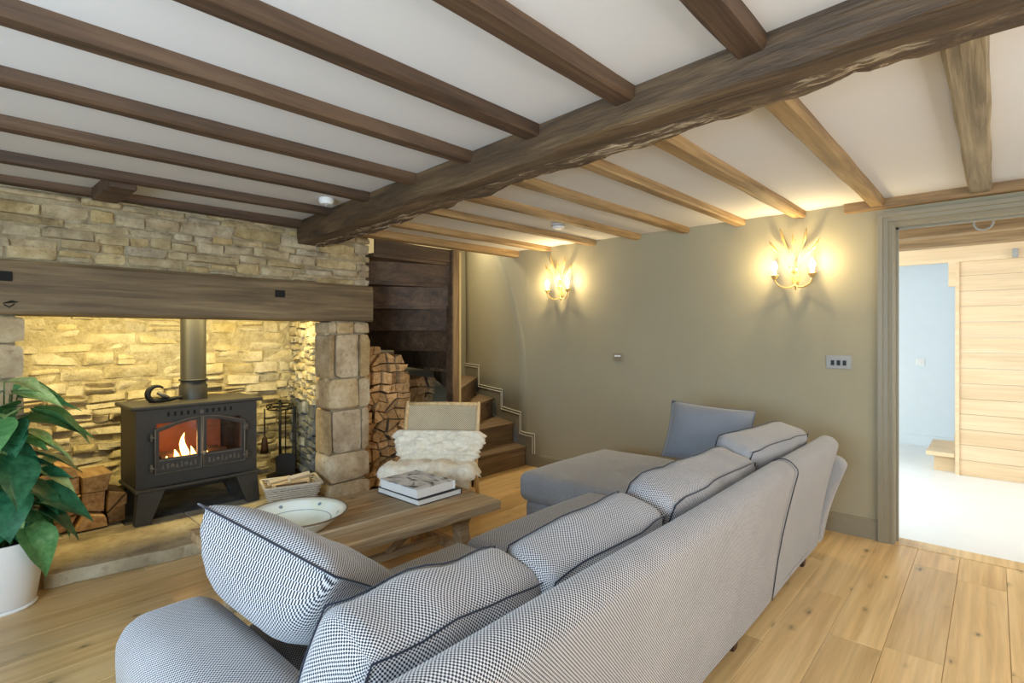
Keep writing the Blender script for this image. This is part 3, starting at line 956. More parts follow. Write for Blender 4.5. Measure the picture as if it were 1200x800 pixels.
m = MB(); m.tube([(0.275, 3.75, 1.49), (0.31, 3.749, 1.50), (0.335, 3.75, 1.498)], [0.002, 0.008, 0.001], 6); m.tube([(0.28, 3.75, 1.485), (0.30, 3.749, 1.47), (0.32, 3.75, 1.49)], 0.003, 6)
m.obj('split_crack', 'dark', lt)
o = MB().box(2.464, 2.480, 3.80, 3.86, 1.50, 1.58).obj('door_contact_sensor', 'white', bevel=0.004)
tag(o, 'small white sensor box fixed to the end of the lintel', 'sensor')

# hearth: flagstones
he = thing('hearth', 'raised pale flagstone hearth with a worn rounded front edge', 'hearth')
def edge(x0, y0, x1, y1, n=9, seed=0):
    r_ = random.Random(seed); return [(x0 + (x1 - x0) * i / n, y0 + (y1 - y0) * i / n + (r_.uniform(-0.008, 0.008) if 0 < i < n else 0)) for i in range(n + 1)]
FL = [edge(0.42, 3.665, 1.22, 3.545, 14, 1) + [(1.24, 4.25), (0.42, 4.25)],
      edge(1.22, 3.545, 2.06, 3.58, 14, 2) + [(2.092, 3.78), (2.092, 3.95), (2.16, 4.25), (1.24, 4.25)],
      [(0.36, 4.25), (0.90, 4.25), (0.90, 4.90), (0.36, 4.90)], [(1.78, 4.25), (2.17, 4.25), (2.30, 4.90), (1.78, 4.90)]]
def shrink(poly, g):
    c = Vector((sum(p[0] for p in poly) / len(poly), sum(p[1] for p in poly) / len(poly)))
    out = []
    for p in poly:
        d = Vector(p) - c; out.append(tuple(c + d * (1 - g / max(d.length, 1e-6))))
    return out
for i, p in enumerate(FL):
    m = MB(); m.prism(shrink(p, 0.003), 'z', 0.0, HZ)
    m.obj('flagstone', 'hearth', he, bevel=0.008)
MB().prism(shrink([(0.90, 4.25), (1.78, 4.25), (1.78, 4.90), (0.90, 4.90)], 0.004), 'z', 0, HZ).obj('dark_slab', 'basestone', he, bevel=0.006)['label'] = 'dark slab under the stove'  # darker slab, starting behind the front feet

# ------------------------------------------------------------------ stove
SX, SY, SZ = 1.325, 4.17, HZ
st = thing('wood_burning_stove', 'grey-black cast iron wood burning stove with glazed double doors', 'stove', (SX, SY, SZ))
W2 = 0.385; D = 0.40; B0 = 0.235; B1 = 0.755
m = MB()                                    # hollow firebox body
tk = 0.02
OX, OZ0, OZ1 = 0.27, 0.395, 0.655            # opening behind the door panes
m.box(-W2 + tk, W2 - tk, D - tk, D, B0, B1); m.box(-W2, -W2 + tk, tk, D, B0, B1); m.box(W2 - tk, W2, tk, D, B0, B1)
m.box(-W2 + tk, W2 - tk, tk, D - tk, B0, B0 + tk); m.box(-W2 + tk, W2 - tk, tk, D - tk, B1 - tk, B1)
m.box(-W2, -OX, 0, tk, B0, B1); m.box(OX, W2, 0, tk, B0, B1); m.box(-OX, OX, 0, tk, B0, OZ0); m.box(-OX, OX, 0, tk, OZ1, B1)
o = m.obj('body', 'stove', st)
MB().prism([(-W2 - 0.035, -0.035), (W2 + 0.035, -0.035), (W2 + 0.035, D + 0.01), (-W2 - 0.035, D + 0.01)], 'z', B1, B1 + 0.028).obj('top_plate', 'stove', st, bevel=0.009)
MB().prism([(-W2 - 0.015, -0.045), (W2 + 0.015, -0.045), (W2 + 0.015, D), (-W2 - 0.015, D)], 'z', B0 - 0.022, B0).obj('ash_lip', 'stove', st, bevel=0.008)
for sx in (-1, 1):
    for y0 in (-0.03, D - 0.10):
        xo = sx * (W2 - 0.005); xi = sx * (W2 - 0.16); xb = sx * (W2 - 0.055); xc = sx * (W2 + 0.02) * 0.985
        m = MB()
        top = [(xo, y0), (xi, y0), (xi, y0 + 0.09), (xo, y0 + 0.09)]; bot = [(xc, y0), (xb - sx * 0.02, y0), (xb - sx * 0.02, y0 + 0.06), (xc, y0 + 0.06)]
        m.add([(p[0], p[1], B0 - 0.022) for p in top] + [(p[0], p[1], 0) for p in bot], [(0, 1, 2, 3), (4, 7, 6, 5), (0, 4, 5, 1), (1, 5, 6, 2), (2, 6, 7, 3), (3, 7, 4, 0)])
        m.obj('leg', 'stove', st, bevel=0.006)
MB().box(-0.22, 0.22, 0.08, D - 0.04, B0 - 0.075, B0 - 0.022).obj('ash_box', 'black', st, bevel=0.006)
# front vents
for k in range(11):
    if k == 5:
        continue
    x = -0.20 + 0.04 * k
    MB().box(x - 0.007, x + 0.007, -0.003, 0.004, 0.700, 0.728).obj('air_slot', 'dark', st)
MB().tube([(0.0, -0.004, 0.713), (0.0, -0.02, 0.713)], 0.014, 10).obj('air_knob', 'stoverelief', st, smooth=False)


def door(sgn):
    d_out = 0.285; zlo = 0.325; zh_out = 0.62; zh_in = 0.682; fr = 0.024
    X = lambda x: sgn * x
    # outline (x from centre outwards), arched top rising to the middle
    outer = [(0.006, zlo), (d_out, zlo), (d_out, zh_out)]
    for k in range(1, 7):
        t = k / 6; outer.append((d_out - (d_out - 0.006) * t, zh_out + (zh_in - zh_out) * math.sin(t * PI / 2)))
    gl_lo = zlo + 0.095
    inner = [(0.006 + fr, gl_lo), (d_out - fr, gl_lo), (d_out - fr, zh_out - fr * 0.6)]
    for k in range(1, 7):
        t = k / 6; inner.append((d_out - fr - (d_out - 2 * fr - 0.006) * t, zh_out - fr * 0.6 + (zh_in - zh_out) * math.sin(t * PI / 2) - fr * 0.3))
    n = len(outer); m = MB()
    yF, yB = -0.030, -0.002
    vs = [(X(x), yF, z) for x, z in outer] + [(X(x), yF, z) for x, z in inner] + [(X(x), yB, z) for x, z in outer] + [(X(x), yB, z) for x, z in inner]
    fs = []
    for i in range(n):
        j = (i + 1) % n
        fs += [(i, j, n + j, n + i), (2 * n + i, 3 * n + i, 3 * n + j, 2 * n + j), (i, 2 * n + i, 2 * n + j, j), (n + i, n + j, 3 * n + j, 3 * n + i)]
    m.add(vs, fs)
    o = m.obj('door', 'stove', st, bevel=0.003)
    g = MB(); g.add([(X(x), -0.014, z) for x, z in inner], [tuple(range(n))]); g.obj('pane', 'glass', o)
    # raised cast border and relief row under the glass
    b = MB(); b.tube([(X(x), yF - 0.002, z) for x, z in outer], 0.006, 6, closed=True); b.obj('raised_border', 'stoverelief', o, smooth=True)
    b = MB(); b.box(X(0.03) if sgn > 0 else X(d_out - 0.02), X(d_out - 0.02) if sgn > 0 else X(0.03), yF - 0.004, yF, zlo + 0.082, zlo + 0.09)
    b.obj('sill_moulding', 'stoverelief', o)
    for k in range(8):
        x = 0.045 + k * 0.028
        b = MB(); hgt = 0.036
        if k % 3 == 0:
            b.box(X(x) - 0.006, X(x) + 0.006, yF - 0.006, yF, zlo + 0.026, zlo + 0.026 + hgt)
        elif k % 3 == 1:
            b.add([(X(x) - 0.010, yF - 0.006, zlo + 0.026), (X(x) + 0.010, yF - 0.006, zlo + 0.026), (X(x), yF - 0.006, zlo + 0.026 + hgt), (X(x) - 0.010, yF, zlo + 0.026), (X(x) + 0.010, yF, zlo + 0.026), (X(x), yF, zlo + 0.026 + hgt)],
                  [(0, 1, 2), (3, 5, 4), (0, 3, 4, 1), (1, 4, 5, 2), (2, 5, 3, 0)])
        else:
            b.tube([(X(x), yF - 0.006, zlo + 0.044), (X(x), yF, zlo + 0.044)], 0.013, 8)
        b.obj('relief_boss', 'stoverelief', o)
    for z in (zlo + 0.04, zh_out - 0.05):
        h = MB(); h.tube([(X(d_out + 0.018), -0.022, z - 0.026), (X(d_out + 0.018), -0.022, z + 0.026)], 0.011, 8)
        h.tube([(X(d_out - 0.01), -0.03, z), (X(d_out + 0.03), -0.03, z)], 0.008, 8); h.obj('hinge', 'stoverelief', o, smooth=True)
    return o


dl = door(-1); dr = door(1)
k = MB(); k.tube([(0, -0.03, 0.425), (0, -0.055, 0.425)], 0.010, 8); k.lathe([(0.0, -0.018), (0.014, -0.012), (0.018, 0), (0.014, 0.012), (0.0, 0.018)], 12, c=(0, -0.062, 0.425))
k.obj('door_knob', 'stoverelief', dl, smooth=True)
MB().box(-0.25, 0.25, D - 0.05, D - 0.025, B0 + 0.03, B1 - 0.03).obj('fire_brick', 'firebrick', st)
# flue
m = MB(); m.lathe([(0.092, 0), (0.092, 0.10), (0.083, 0.112), (0.083, 0.80)], 28, c=(0.02, 0.22, B1 + 0.028)); o = m.obj('flue_pipe', 'flue', st); smooth_by_angle(o.data, 0.8)
m = MB(); m.lathe([(0.094, 0), (0.096, 0.006), (0.094, 0.012)], 28, c=(0.02, 0.22, B1 + 0.028 + 0.135)); m.obj('flue_joint', 'flue', st, smooth=True)
# fire
for i, (x, y, a, L, r) in enumerate([(-0.11, 0.16, 0.1, 0.20, 0.033), (0.12, 0.17, -0.15, 0.20, 0.036), (0.0, 0.265, 0.05, 0.40, 0.038)]):
    dx, dy = math.cos(a) * L / 2, math.sin(a) * L / 2; z = SZ + B0 + tk + 0.125
    m = MB(); m.tube([(SX + x - dx, SY + y - dy, z - 0.0), (SX + x, SY + y, z + 0.008), (SX + x + dx, SY + y + dy, z)], [r * 0.9, r, r * 0.8], 9)
    o = m.obj('burning_log', 'bark'); tag(o, ['charred log burning behind the left stove pane', 'charred log burning behind the right stove pane', 'charred log lying across the others in the stove fire'][i], 'log', 'logs burning in the stove')
m = MB()
rr = random.Random(9)
for q in range(16):
    x = rr.uniform(-0.22, 0.22); y = rr.uniform(0.06, 0.33)
    m.lathe([(0.0, 0), (0.028, 0.01), (0.03, 0.03), (0.015, 0.05), (0.0, 0.052)], 7, c=(x, y, B0 + tk))
    if q % 3 == 0:
        m.lathe([(0.0, 0), (0.02, 0.01), (0.02, 0.025), (0.0, 0.03)], 6, c=(x * 0.8, y * 0.9, B0 + tk + 0.05))
o = m.obj('ember_bed', 'ember', st, smooth=True); o['kind'] = 'stuff'
fl_ = thing('flames', 'orange flames rising behind the left stove pane', 'flame', (SX, SY, SZ))
for x, y, z, h, r in ((-0.085, 0.075, 0.345, 0.22, 0.034), (-0.14, 0.08, 0.345, 0.11, 0.026), (-0.035, 0.08, 0.345, 0.12, 0.024), (0.055, 0.085, 0.345, 0.07, 0.022), (-0.20, 0.085, 0.345, 0.07, 0.022)):
    m = MB(); prof = [(0.0, 0)] + [(r * math.sin(min(1, t * 1.9) * PI / 2) * (1 - t) ** 0.8 * 1.25, h * t) for t in (0.08, 0.2, 0.35, 0.5, 0.65, 0.8, 0.92)] + [(0.0, h)]
    m.lathe(prof, 9, c=(x, y, z), sy=0.5)
    m.v = [(p[0] + 0.012 * math.sin((p[2] - z) * 30), p[1], p[2]) for p in m.v]
    m.obj('flame_tongue', 'flame', fl_, smooth=True)
point('fire_glow', (SX - 0.06, SY + 0.12, SZ + 0.50), 1.6, (1.0, 0.5, 0.18), 0.06)
# curled ornament on the stove top
orn = thing('iron_ornament', 'dark curled iron ornament lying on the stove top beside the flue', 'ornament', (SX - 0.24, SY + 0.10, SZ + B1 + 0.028))
m = MB(); pts = []; rad = []
for k in range(22):
    a = PI * 0.25 + k / 21 * PI * 1.55; q = 0.058 - 0.0007 * k
    pts.append((math.cos(a) * q - 0.005, 0.0, 0.062 + math.sin(a) * q)); rad.append(0.006 + 0.013 * math.sin(k / 21 * PI))
m.tube(pts, rad, 9); m.obj('curl', 'black', orn, smooth=True)
m = MB(); m.tube([(-0.05, 0, 0.018), (0.02, 0, 0.02), (0.08, 0, 0.022), (0.125, 0, 0.03), (0.15, 0, 0.028)], [0.012, 0.018, 0.016, 0.012, 0.016], 9); m.obj('shaft', 'black', orn, smooth=True)
m = MB(); m.tube([(0.0, -0.005, 0.075), (0.03, -0.01, 0.055), (0.07, -0.008, 0.035)], [0.012, 0.016, 0.008], 8); m.obj('leaf_scroll', 'stoverelief', orn, smooth=True)

# ------------------------------------------------------------------ fire irons
fx, fy = 2.13, 4.70
fs_ = thing('fire_iron_stand', 'black iron fire tool stand with a gallery ring beside the stove', 'tool stand', (fx, fy, HZ))
m = MB(); m.lathe([(0.0, 0), (0.11, 0), (0.11, 0.018), (0.04, 0.03), (0.0, 0.032)], 20); m.obj('base', 'black', fs_, smooth=False)
m = MB(); m.tube([(0, 0, 0.02), (0, 0, 0.66)], 0.012, 8); m.lathe([(0, 0), (0.016, 0.008), (0.0, 0.03)], 10, c=(0, 0, 0.655)); m.obj('pole', 'black', fs_, smooth=True)
for z in (0.60, 0.635):
    m = MB(); m.tube([(0.105 * math.cos(a * PI / 12), 0.105 * math.sin(a * PI / 12), z) for a in range(24)], 0.006, 6, closed=True); m.obj('gallery_ring', 'black', fs_, smooth=True)
for a in range(8):
    q = a * PI / 4; m = MB(); m.tube([(0.105 * math.cos(q), 0.105 * math.sin(q), 0.6), (0.112 * math.cos(q + .2), 0.112 * math.sin(q + .2), 0.618), (0.105 * math.cos(q + .4), 0.105 * math.sin(q + .4), 0.635)], 0.005, 5); m.obj('gallery_scroll', 'black', fs_)
def hang(a, r=0.128):
    return fx + r * math.cos(a), fy + r * math.sin(a)
view = math.atan2(-fy, -fx)
tx, ty = hang(view + 0.35)
t = thing('fire_shovel', 'black fire shovel with a broad blade hanging on the tool stand', 'shovel', (tx, ty, HZ), (0, 0, view + PI / 2))
MB().tube([(0, 0, 0.2), (0, 0, 0.61)], 0.006, 6).obj('shaft', 'black', t); MB().prism([(-0.075, 0.04), (0.075, 0.04), (0.08, 0.20), (0.03, 0.225), (-0.03, 0.225), (-0.08, 0.20)], 'y', -0.012, 0.0).obj('blade', 'black', t)
tx, ty = hang(view - 1.3)
t = thing('hearth_brush', 'hearth brush with brown bristles hanging on the tool stand', 'brush', (tx, ty, HZ))
MB().tube([(0, 0, 0.36), (0, 0, 0.61)], 0.006, 6).obj('shaft', 'black', t)
m = MB(); m.lathe([(0.010, 0.37), (0.022, 0.35), (0.034, 0.27), (0.036, 0.22), (0.0, 0.22)], 12, sy=0.6); m.obj('bristles', 'darkwood', t, smooth=True)
tx, ty = hang(view + 1.75)
t = thing('fire_poker', 'thin black fire poker hanging on the left of the tool stand', 'poker', (tx, ty, HZ))
MB().tube([(0, 0, 0.06), (0, 0, 0.61)], 0.007, 6).obj('shaft', 'black', t); MB().tube([(0, 0, 0.05), (0, 0, 0.09), (0.03, 0, 0.075)], [0.002, 0.008, 0.003], 6).obj('hook', 'black', t)
tx, ty = hang(view + 1.15)
t = thing('fire_tongs', 'black iron fire tongs hanging between poker and shovel', 'tongs', (tx, ty, HZ))
for q in (-1, 1):
    MB().tube([(q * 0.004, 0, 0.61), (q * 0.012, 0, 0.4), (q * 0.016, 0, 0.1), (q * 0.004, 0, 0.05)], 0.006, 6).obj('tong_arm', 'black', t)
MB().tube([(0, -0.01, 0.56), (0, 0.01, 0.56)], 0.012, 8).obj('pivot', 'black', t)

# ------------------------------------------------------------------ kindling basket
bk = thing('wicker_basket', 'small whitewashed wicker basket of kindling on the hearth', 'basket', (1.85, 3.895, HZ), (0, 0, -0.30))
def brect(z):
    k = z / 0.155; return 0.145 + 0.045 * k, 0.10 + 0.04 * k
def ringpts(z, off=0.0, wav=0.0, ph=0):
    a, b = brect(z); a += off; b += off; out = []; per = []
    for x0, y0, x1, y1, nn in ((-a, -b, a, -b, 14), (a, -b, a, b, 9), (a, b, -a, b, 14), (-a, b, -a, -b, 9)):
        for i in range(nn):
            t = i / nn; per.append((x0 + (x1 - x0) * t, y0 + (y1 - y0) * t))
    for i, (x, y) in enumerate(per):
        s = 1 + wav * (1 if (i + ph) % 2 else -1); out.append((x * s, y * s, z))
    return out
for q in range(9):
    z = 0.012 + q * 0.016
    MB().tube(ringpts(z, 0, 0.02, q), 0.0065, 5, closed=True).obj('woven_cane', 'wicker', bk, smooth=True)
for (x, y) in [(p[0], p[1]) for p in ringpts(0.0)][::3]:
    a0, b0 = brect(0); a1, b1 = brect(0.155)
    MB().tube([(x, y, 0.006), (x * a1 / a0, y * b1 / b0, 0.155)], 0.005, 5).obj('stake', 'wicker', bk)
MB().tube(ringpts(0.158, 0.004), 0.011, 7, closed=True).obj('rim', 'wicker', bk, smooth=True)
a, b = brect(0); MB().box(-a, a, -b, b, 0.002, 0.012).obj('bottom', 'wicker', bk)
rr = random.Random(17)
KIN = ['pale split kindling stick lying along the basket front', 'pale bark-free kindling stick at the right of the basket', 'short kindling stick end pointing at the viewer in the basket',
       'pale kindling stick at the left of the basket', 'kindling stick across the back of the basket', 'buried kindling stick in the middle of the basket', 'bottom kindling stick in the basket', 'short kindling offcut at the basket corner']
KP = [(0.0, -0.095, 0.125, 0.27, 0.0), (0.06, 0.03, 0.182, 0.17, 0.5), (0.0, -0.03, 0.128, 0.22, 0.0), (-0.085, 0.0, 0.178, 0.17, 0.5), (0.0, 0.085, 0.128, 0.28, 0.0), (0.0, 0.03, 0.128, 0.26, 0.0), (0.0, -0.05, 0.075, 0.24, 0.0), (0.0, 0.03, 0.075, 0.22, 0.0)]
cz_, sz_ = math.cos(-0.30), math.sin(-0.30)
for (x, y, z, L, a), lab in zip(KP, KIN):
    m = MB(); r = rr.uniform(0.017, 0.025); k = 5
    poly = [(r * math.cos(2 * PI * q / k + a) * rr.uniform(.75, 1.15), r * math.sin(2 * PI * q / k + a) * rr.uniform(.75, 1.15)) for q in range(k)]
    m.prism(poly, 'x', -L / 2, L / 2); m.mi[rr.randrange(2, 7)] = 1
    o = m.obj('kindling_stick', ['kindling', 'bark'], None, loc=(1.85 + x * cz_ - y * sz_, 3.895 + x * sz_ + y * cz_, HZ + z), rot=(0, 0, a - 0.30))
    tag(o, lab, 'kindling', 'kindling in the basket')


# ------------------------------------------------------------------ firewood
def log_obj(poly, y0, L, label, group, rr, yaw=0.0):
    """split log: polygon in XZ (world), axis along Y"""
    cx = sum(p[0] for p in poly) / len(poly); cz = sum(p[1] for p in poly) / len(poly)
    m = MB(); n = len(poly); loc = [(p[0] - cx, p[1] - cz) for p in poly]
    e = 0.93
    vs = [(x * e, -L / 2, z * e) for x, z in loc] + [(x, -L / 2 + 0.012, z) for x, z in loc] + [(x, L / 2, z) for x, z in loc]
    fs = [tuple(range(n))] + [(i, (i + 1) % n, n + (i + 1) % n, n + i) for i in range(n)] + [(n + i, n + (i + 1) % n, 2 * n + (i + 1) % n, 2 * n + i) for i in range(n)] + [tuple(range(2 * n, 3 * n))[::-1]]
    m.add(vs, fs)
    if rr.random() < 0.55:
        k = rr.randrange(n); m.mi[1 + n + k] = 1; m.mi[1 + k] = 1
        if rr.random() < 0.4:
            m.mi[1 + n + (k + 1) % n] = 1
    o = m.obj('firewood_log', ['log', 'bark'], None, loc=(cx, y0 + L / 2, cz), rot=(0, 0, yaw))
    return tag(o, label, 'log', group)


ORD = ['first', 'second', 'third', 'fourth', 'fifth', 'sixth', 'seventh', 'eighth', 'ninth', 'tenth', 'eleventh', 'twelfth', 'thirteenth', 'fourteenth', 'fifteenth', 'sixteenth']


def stack(x0, x1, z0, ztop, yfun, cw, ch, label, group, seed, L=0.28, ref='the stone pier'):
    rr = random.Random(seed); nx = max(1, round((x1 - x0) / cw)); nz = max(1, int(max(ztop(x0 + (i + .5) * (x1 - x0) / nx) for i in range(nx)) / ch) + 1)
    P = {}
    for i in range(nx + 1):
        for j in range(nz + 1):
            jx = 0 if i in (0, nx) else rr.uniform(-0.34, 0.34) * cw
            sh = 0.5 * cw * (j % 2) if 0 < i < nx else 0
            jz = 0 if j == 0 else rr.uniform(-0.36, 0.36) * ch
            P[i, j] = (x0 + i * (x1 - x0) / nx + jx + sh * 0.6 - (0.15 * cw if sh else 0), z0 + j * ch + jz)
    cnt = 0
    for i in range(nx):
        for j in range(nz):
            q = [P[i, j], P[i + 1, j], P[i + 1, j + 1], P[i, j + 1]]
            cx = sum(p[0] for p in q) / 4; cz = sum(p[1] for p in q) / 4
            if cz + ch * 0.4 > ztop(cx):
                continue
            polys = [q]
            t = rr.random()
            if t < 0.16:
                polys = [[q[0], q[1], q[2]], [q[0], q[2], q[3]]]
            elif t < 0.6:                          # rounded bark corner
                k = rr.randrange(4); a, b, c = Vector(q[k - 1]), Vector(q[k]), Vector(q[(k + 1) % 4])
                cut = [tuple(b.lerp(a, 0.38)), tuple(b.lerp((a + c) / 2, 0.10)), tuple(b.lerp(c, 0.38))]
                polys = [[*q[:k], *cut, *q[k + 1:]]]
            cnt_w = 0
            for p in polys:
                c = Vector((sum(v[0] for v in p) / len(p), sum(v[1] for v in p) / len(p)))
                sh_ = rr.uniform(0.84, 0.97); p = [tuple(c + (Vector(v) - c) * sh_) for v in p]
                wedge = '' if len(polys) == 1 else ('lower ' if cnt_w == 0 else 'upper '); cnt_w += 1
                log_obj(p, yfun(cx) + rr.uniform(0, 0.075), L, f'split {wedge}log, {label}, {ORD[j]} row up, {ORD[i]} from {ref}', group, rr); cnt += 1
    return cnt


def ztop_a(x):
    return 1.23 if x < 2.86 else 1.23 - (x - 2.86) * 1.6
n1 = stack(2.485, 3.02, 0.004, ztop_a, lambda x: 3.93, 0.088, 0.082, 'tall alcove stack', 'logs in the tall alcove stack', 41)
n2 = stack(2.95, 3.60, 0.004, lambda x: 1.05 - max(0, x - 2.95) * 0.25, lambda x: 4.32, 0.10, 0.088, 'rear alcove stack', 'logs at the back of the alcove', 42, ref='its pier end')
n3 = stack(0.40, 0.92, HZ + 0.003, lambda x: HZ + (0.53 - abs(x - 0.50) * 0.62), lambda x: 4.28, 0.125, 0.112, 'low pile by stove', 'logs left of the stove', 43, L=0.28, ref='the plant')

# ------------------------------------------------------------------ winding stairs
stc = thing('winding_staircase', 'brown oak winder stairs turning up around a newel post', 'staircase')
NC = Vector((3.345, 3.76))
TH = [None, None, 2, 27, 39, 56, 76, 98, 119, 140, 160, 180]
WA = Vector((4.115, 3.56)); WB = Vector((4.80, 5.17))


def stair_end(deg):
    a = math.radians(deg); d = Vector((math.cos(a), math.sin(a))); best = 9
    e = WB - WA; det = d.x * (-e.y) + e.x * d.y
    if abs(det) > 1e-6:
        k = ((WA.x - NC.x) * (-e.y) + e.x * (WA.y - NC.y)) / det
        if k > 0:
            best = min(best, k)
    if d.y > 1e-6:
        best = min(best, (5.17 - NC.y) / d.y)
    if d.x < -1e-6:
        best = min(best, (2.475 - NC.x) / d.x)
    return NC + d * best


def board(p, q, z0, z1, th, mat, name):
    d = (q - p).normalized(); s = Vector((-d.y, d.x)) * th
    m = MB(); m.prism([tuple(p), tuple(q), tuple(q + s), tuple(p + s)], 'z', z0, z1)
    return m.obj(name, mat, stc)


SH = 0.2
# first, straight step
MB().box(3.36, 4.12, 3.545, 3.57, 0.0, SH - 0.03).obj('riser', 'stair', stc)
MB().prism([(3.345, 3.525), (4.12, 3.525), (4.12, 3.56), (4.215, 3.80), (3.345, 3.80)], 'z', SH - 0.03, SH).obj('tread', 'stair', stc, bevel=0.006)
for k in range(2, 12):
    e0 = stair_end(TH[k]); mat = 'stair' if k < 6 else 'stairdark'
    board(NC + (e0 - NC).normalized() * 0.04, e0, SH * (k - 1), SH * k - 0.03 if k < 11 else 2.112, 0.022, mat, 'riser')
    if k < 11:
        e1 = stair_end(TH[k + 1]); poly = [NC, e0]
        if e0.x > 3.5 and e1.y > 5.16 and e0.y < 5.16:
            poly.append(Vector(WB))
        if e0.y > 5.16 and e1.x < 2.48 and e0.x > 2.48:
            poly.append(Vector((2.475, 5.17)))
        poly.append(e1)
        dn = (e0 - NC).normalized(); nos = Vector((dn.y, -dn.x)) * 0.025
        poly = [poly[0] + nos, poly[1] + nos * 0.9] + poly[1:] + [poly[0]]
        m = MB(); m.prism([tuple(p) for p in poly], 'z', SH * k - 0.03, SH * k); m.obj('tread', mat, stc)
MB().box(3.300, 3.378, 3.715, 3.80, 0, 2.115).obj('newel_post', 'newel', stc, bevel=0.006)
MB().box(3.288, 3.300, 3.72, 3.80, 0, 2.115).obj('newel_strip', 'stairdark', stc)
MB().box(3.379, 3.455, 3.78, 3.80, 0.4, 2.115).obj('cream_strip', 'cream', stc)['label'] = 'cream strip beside the newel'  # plain cream strip between newel and stair wall

sk = MB(); wd_ = (WB - WA).normalized(); wn = Vector((-wd_.y, wd_.x))
def band(mb, k0, k1, z0, z1, t=0.014):
    D = Vector((0.71, 1.70)); P = Vector((4.15, 3.55))
    a = P + D * k0; b = P + D * k1; n = Vector((-D.y, D.x)).normalized() * t
    mb.prism([tuple(a + n * 0.02), tuple(b + n * 0.02), tuple(b + n), tuple(a + n)], 'z', z0, z1)
for k0, k1, z0, z1 in ((0.0, 0.055, 0.16, 0.33), (0.055, 0.312, 0.2, 0.525), (0.312, 0.689, 0.4, 0.715), (0.689, 0.97, 0.6, 0.95)):
    band(sk, k0, k1, z0, z1)
sk.box(XG - 0.014, XG, 3.43, 3.55, 0.0, 0.33)
sko = struct(sk.obj('trim_1', 'greentrim'), 'stepped skirting board climbing the wall beside the stairs', 'skirting')
def wpt(k, z, off=0.017):
    D = Vector((0.71, 1.70)); P = Vector((4.15, 3.55)); n = Vector((-D.y, D.x)).normalized() * off; q = P + D * k + n
    return (q.x, q.y, z)
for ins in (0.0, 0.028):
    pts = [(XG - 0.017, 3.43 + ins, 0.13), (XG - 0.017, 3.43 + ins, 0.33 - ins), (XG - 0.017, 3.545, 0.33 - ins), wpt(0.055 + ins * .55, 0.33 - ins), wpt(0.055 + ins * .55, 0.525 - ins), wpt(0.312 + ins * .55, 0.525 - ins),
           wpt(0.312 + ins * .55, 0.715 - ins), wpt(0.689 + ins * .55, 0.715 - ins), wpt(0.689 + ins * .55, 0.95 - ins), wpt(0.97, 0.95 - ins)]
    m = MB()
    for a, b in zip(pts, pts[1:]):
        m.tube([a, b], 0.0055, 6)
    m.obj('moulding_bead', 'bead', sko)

# ------------------------------------------------------------------ the room beyond the doorway
nf = struct(MB().box(XG + 0.14, 8.2, -2.1, 2.6, -0.1, 0.0).obj('floor_next_room', 'whitefloor'), 'glossy white floor of the room beyond the doorway', 'floor')
nw = MB().box(8.08, 8.2, -2.1, 2.6, 0, 2.4); nw.box(XG + 0.14, 8.2, 2.5, 2.6, 0, 2.4); nw.box(XG + 0.14, 8.2, -2.2, -2.1, 0, 2.4)
nw.box(XG + 0.1405, XG + 0.16, 0.60, 2.6, 0, 2.4)
struct(nw.obj('wall_next_room', 'palewall'), 'pale blue-white wall of the bright room beyond the doorway', 'wall')
struct(MB().box(8.062, 8.08, -2.1, 2.5, 0, 0.12).obj('baseboard_next_room', 'palewall'), 'white skirting board of the bright room', 'skirting')
struct(MB().box(XG + 0.14, 8.2, -2.1, 2.6, 2.24, 2.34).obj('ceiling_next_room', 'plaster'), 'white ceiling of the room beyond the doorway', 'ceiling')
for i, (x, wv, zb) in enumerate(((4.55, 0.11, 2.075), (5.05, 0.12, 2.065), (5.75, 0.14, 2.075))):
    o = MB().box(x, x + wv, -2.09, 2.49, zb, 2.24).obj('ceiling_beam', 'plate', bevel=0.008)
    tag(o, ['oak ceiling beam just beyond the doorway head', 'second oak ceiling beam in the bright room', 'third oak ceiling beam in the bright room, nearest the pine panel'][i], 'beam', 'beams in the bright room')
m = MB(); m.tube([(4.541, 0.05 + 0.046 * math.cos(a * PI / 12), 2.045 + 0.046 * math.sin(a * PI / 12)) for a in range(24)], 0.006, 6, closed=True)
o = m.obj('iron_ring', 'steel', smooth=True); tag(o, 'iron ring hanging on the beam beyond the doorway', 'ring')
pp = thing('stair_panel', 'pale pine board panel enclosing the stairs in the bright room', 'panel', (6.6, 0, 0))
z = 0.0; rr = random.Random(4); bi = 0
while z < 2.0:
    h = 0.145; m = MB().box(0.0, 0.03, -2.05, 0.245 + 0.0 * z, z + 0.0015, min(z + h, 2.02) - 0.0015); m.obj('board', 'pine', pp); z += h
MB().box(-0.012, 0.04, 0.245, 0.275, 0.0, 2.02).obj('edge_post', 'pine', pp)
MB().box(-0.012, 0.03, -2.05, 2.4, 2.02, 2.20).obj('header_board', 'pine', pp)
MB().box(-0.010, 0.03, 0.275, 0.325, 1.79, 2.02).obj('drop_block', 'pine', pp)
tag(MB().box(6.545, 6.585, -0.16, -0.12, 2.02, 2.10).obj('light_fitting', 'steel', bevel=0.004), 'small metal light fitting on the pine header', 'light fitting')
ps = thing('pine_step', 'low pine stair step at the foot of the pine panel', 'step', (0, 0, 0))
MB().prism([(6.645, 0.28), (6.66, 0.50), (7.45, 0.50), (7.45, 0.28)], 'z', 0.145, 0.185).obj('tread', 'pine', ps, bevel=0.005)
MB().box(6.70, 7.40, 0.28, 0.44, 0.0, 0.145).obj('riser', 'pine', ps)
MB().prism([(6.70, 0.185), (7.45, 0.185), (7.45, 0.36), (7.3, 0.36)], 'y', 0.28, 0.30).obj('stringer', 'pine', ps)
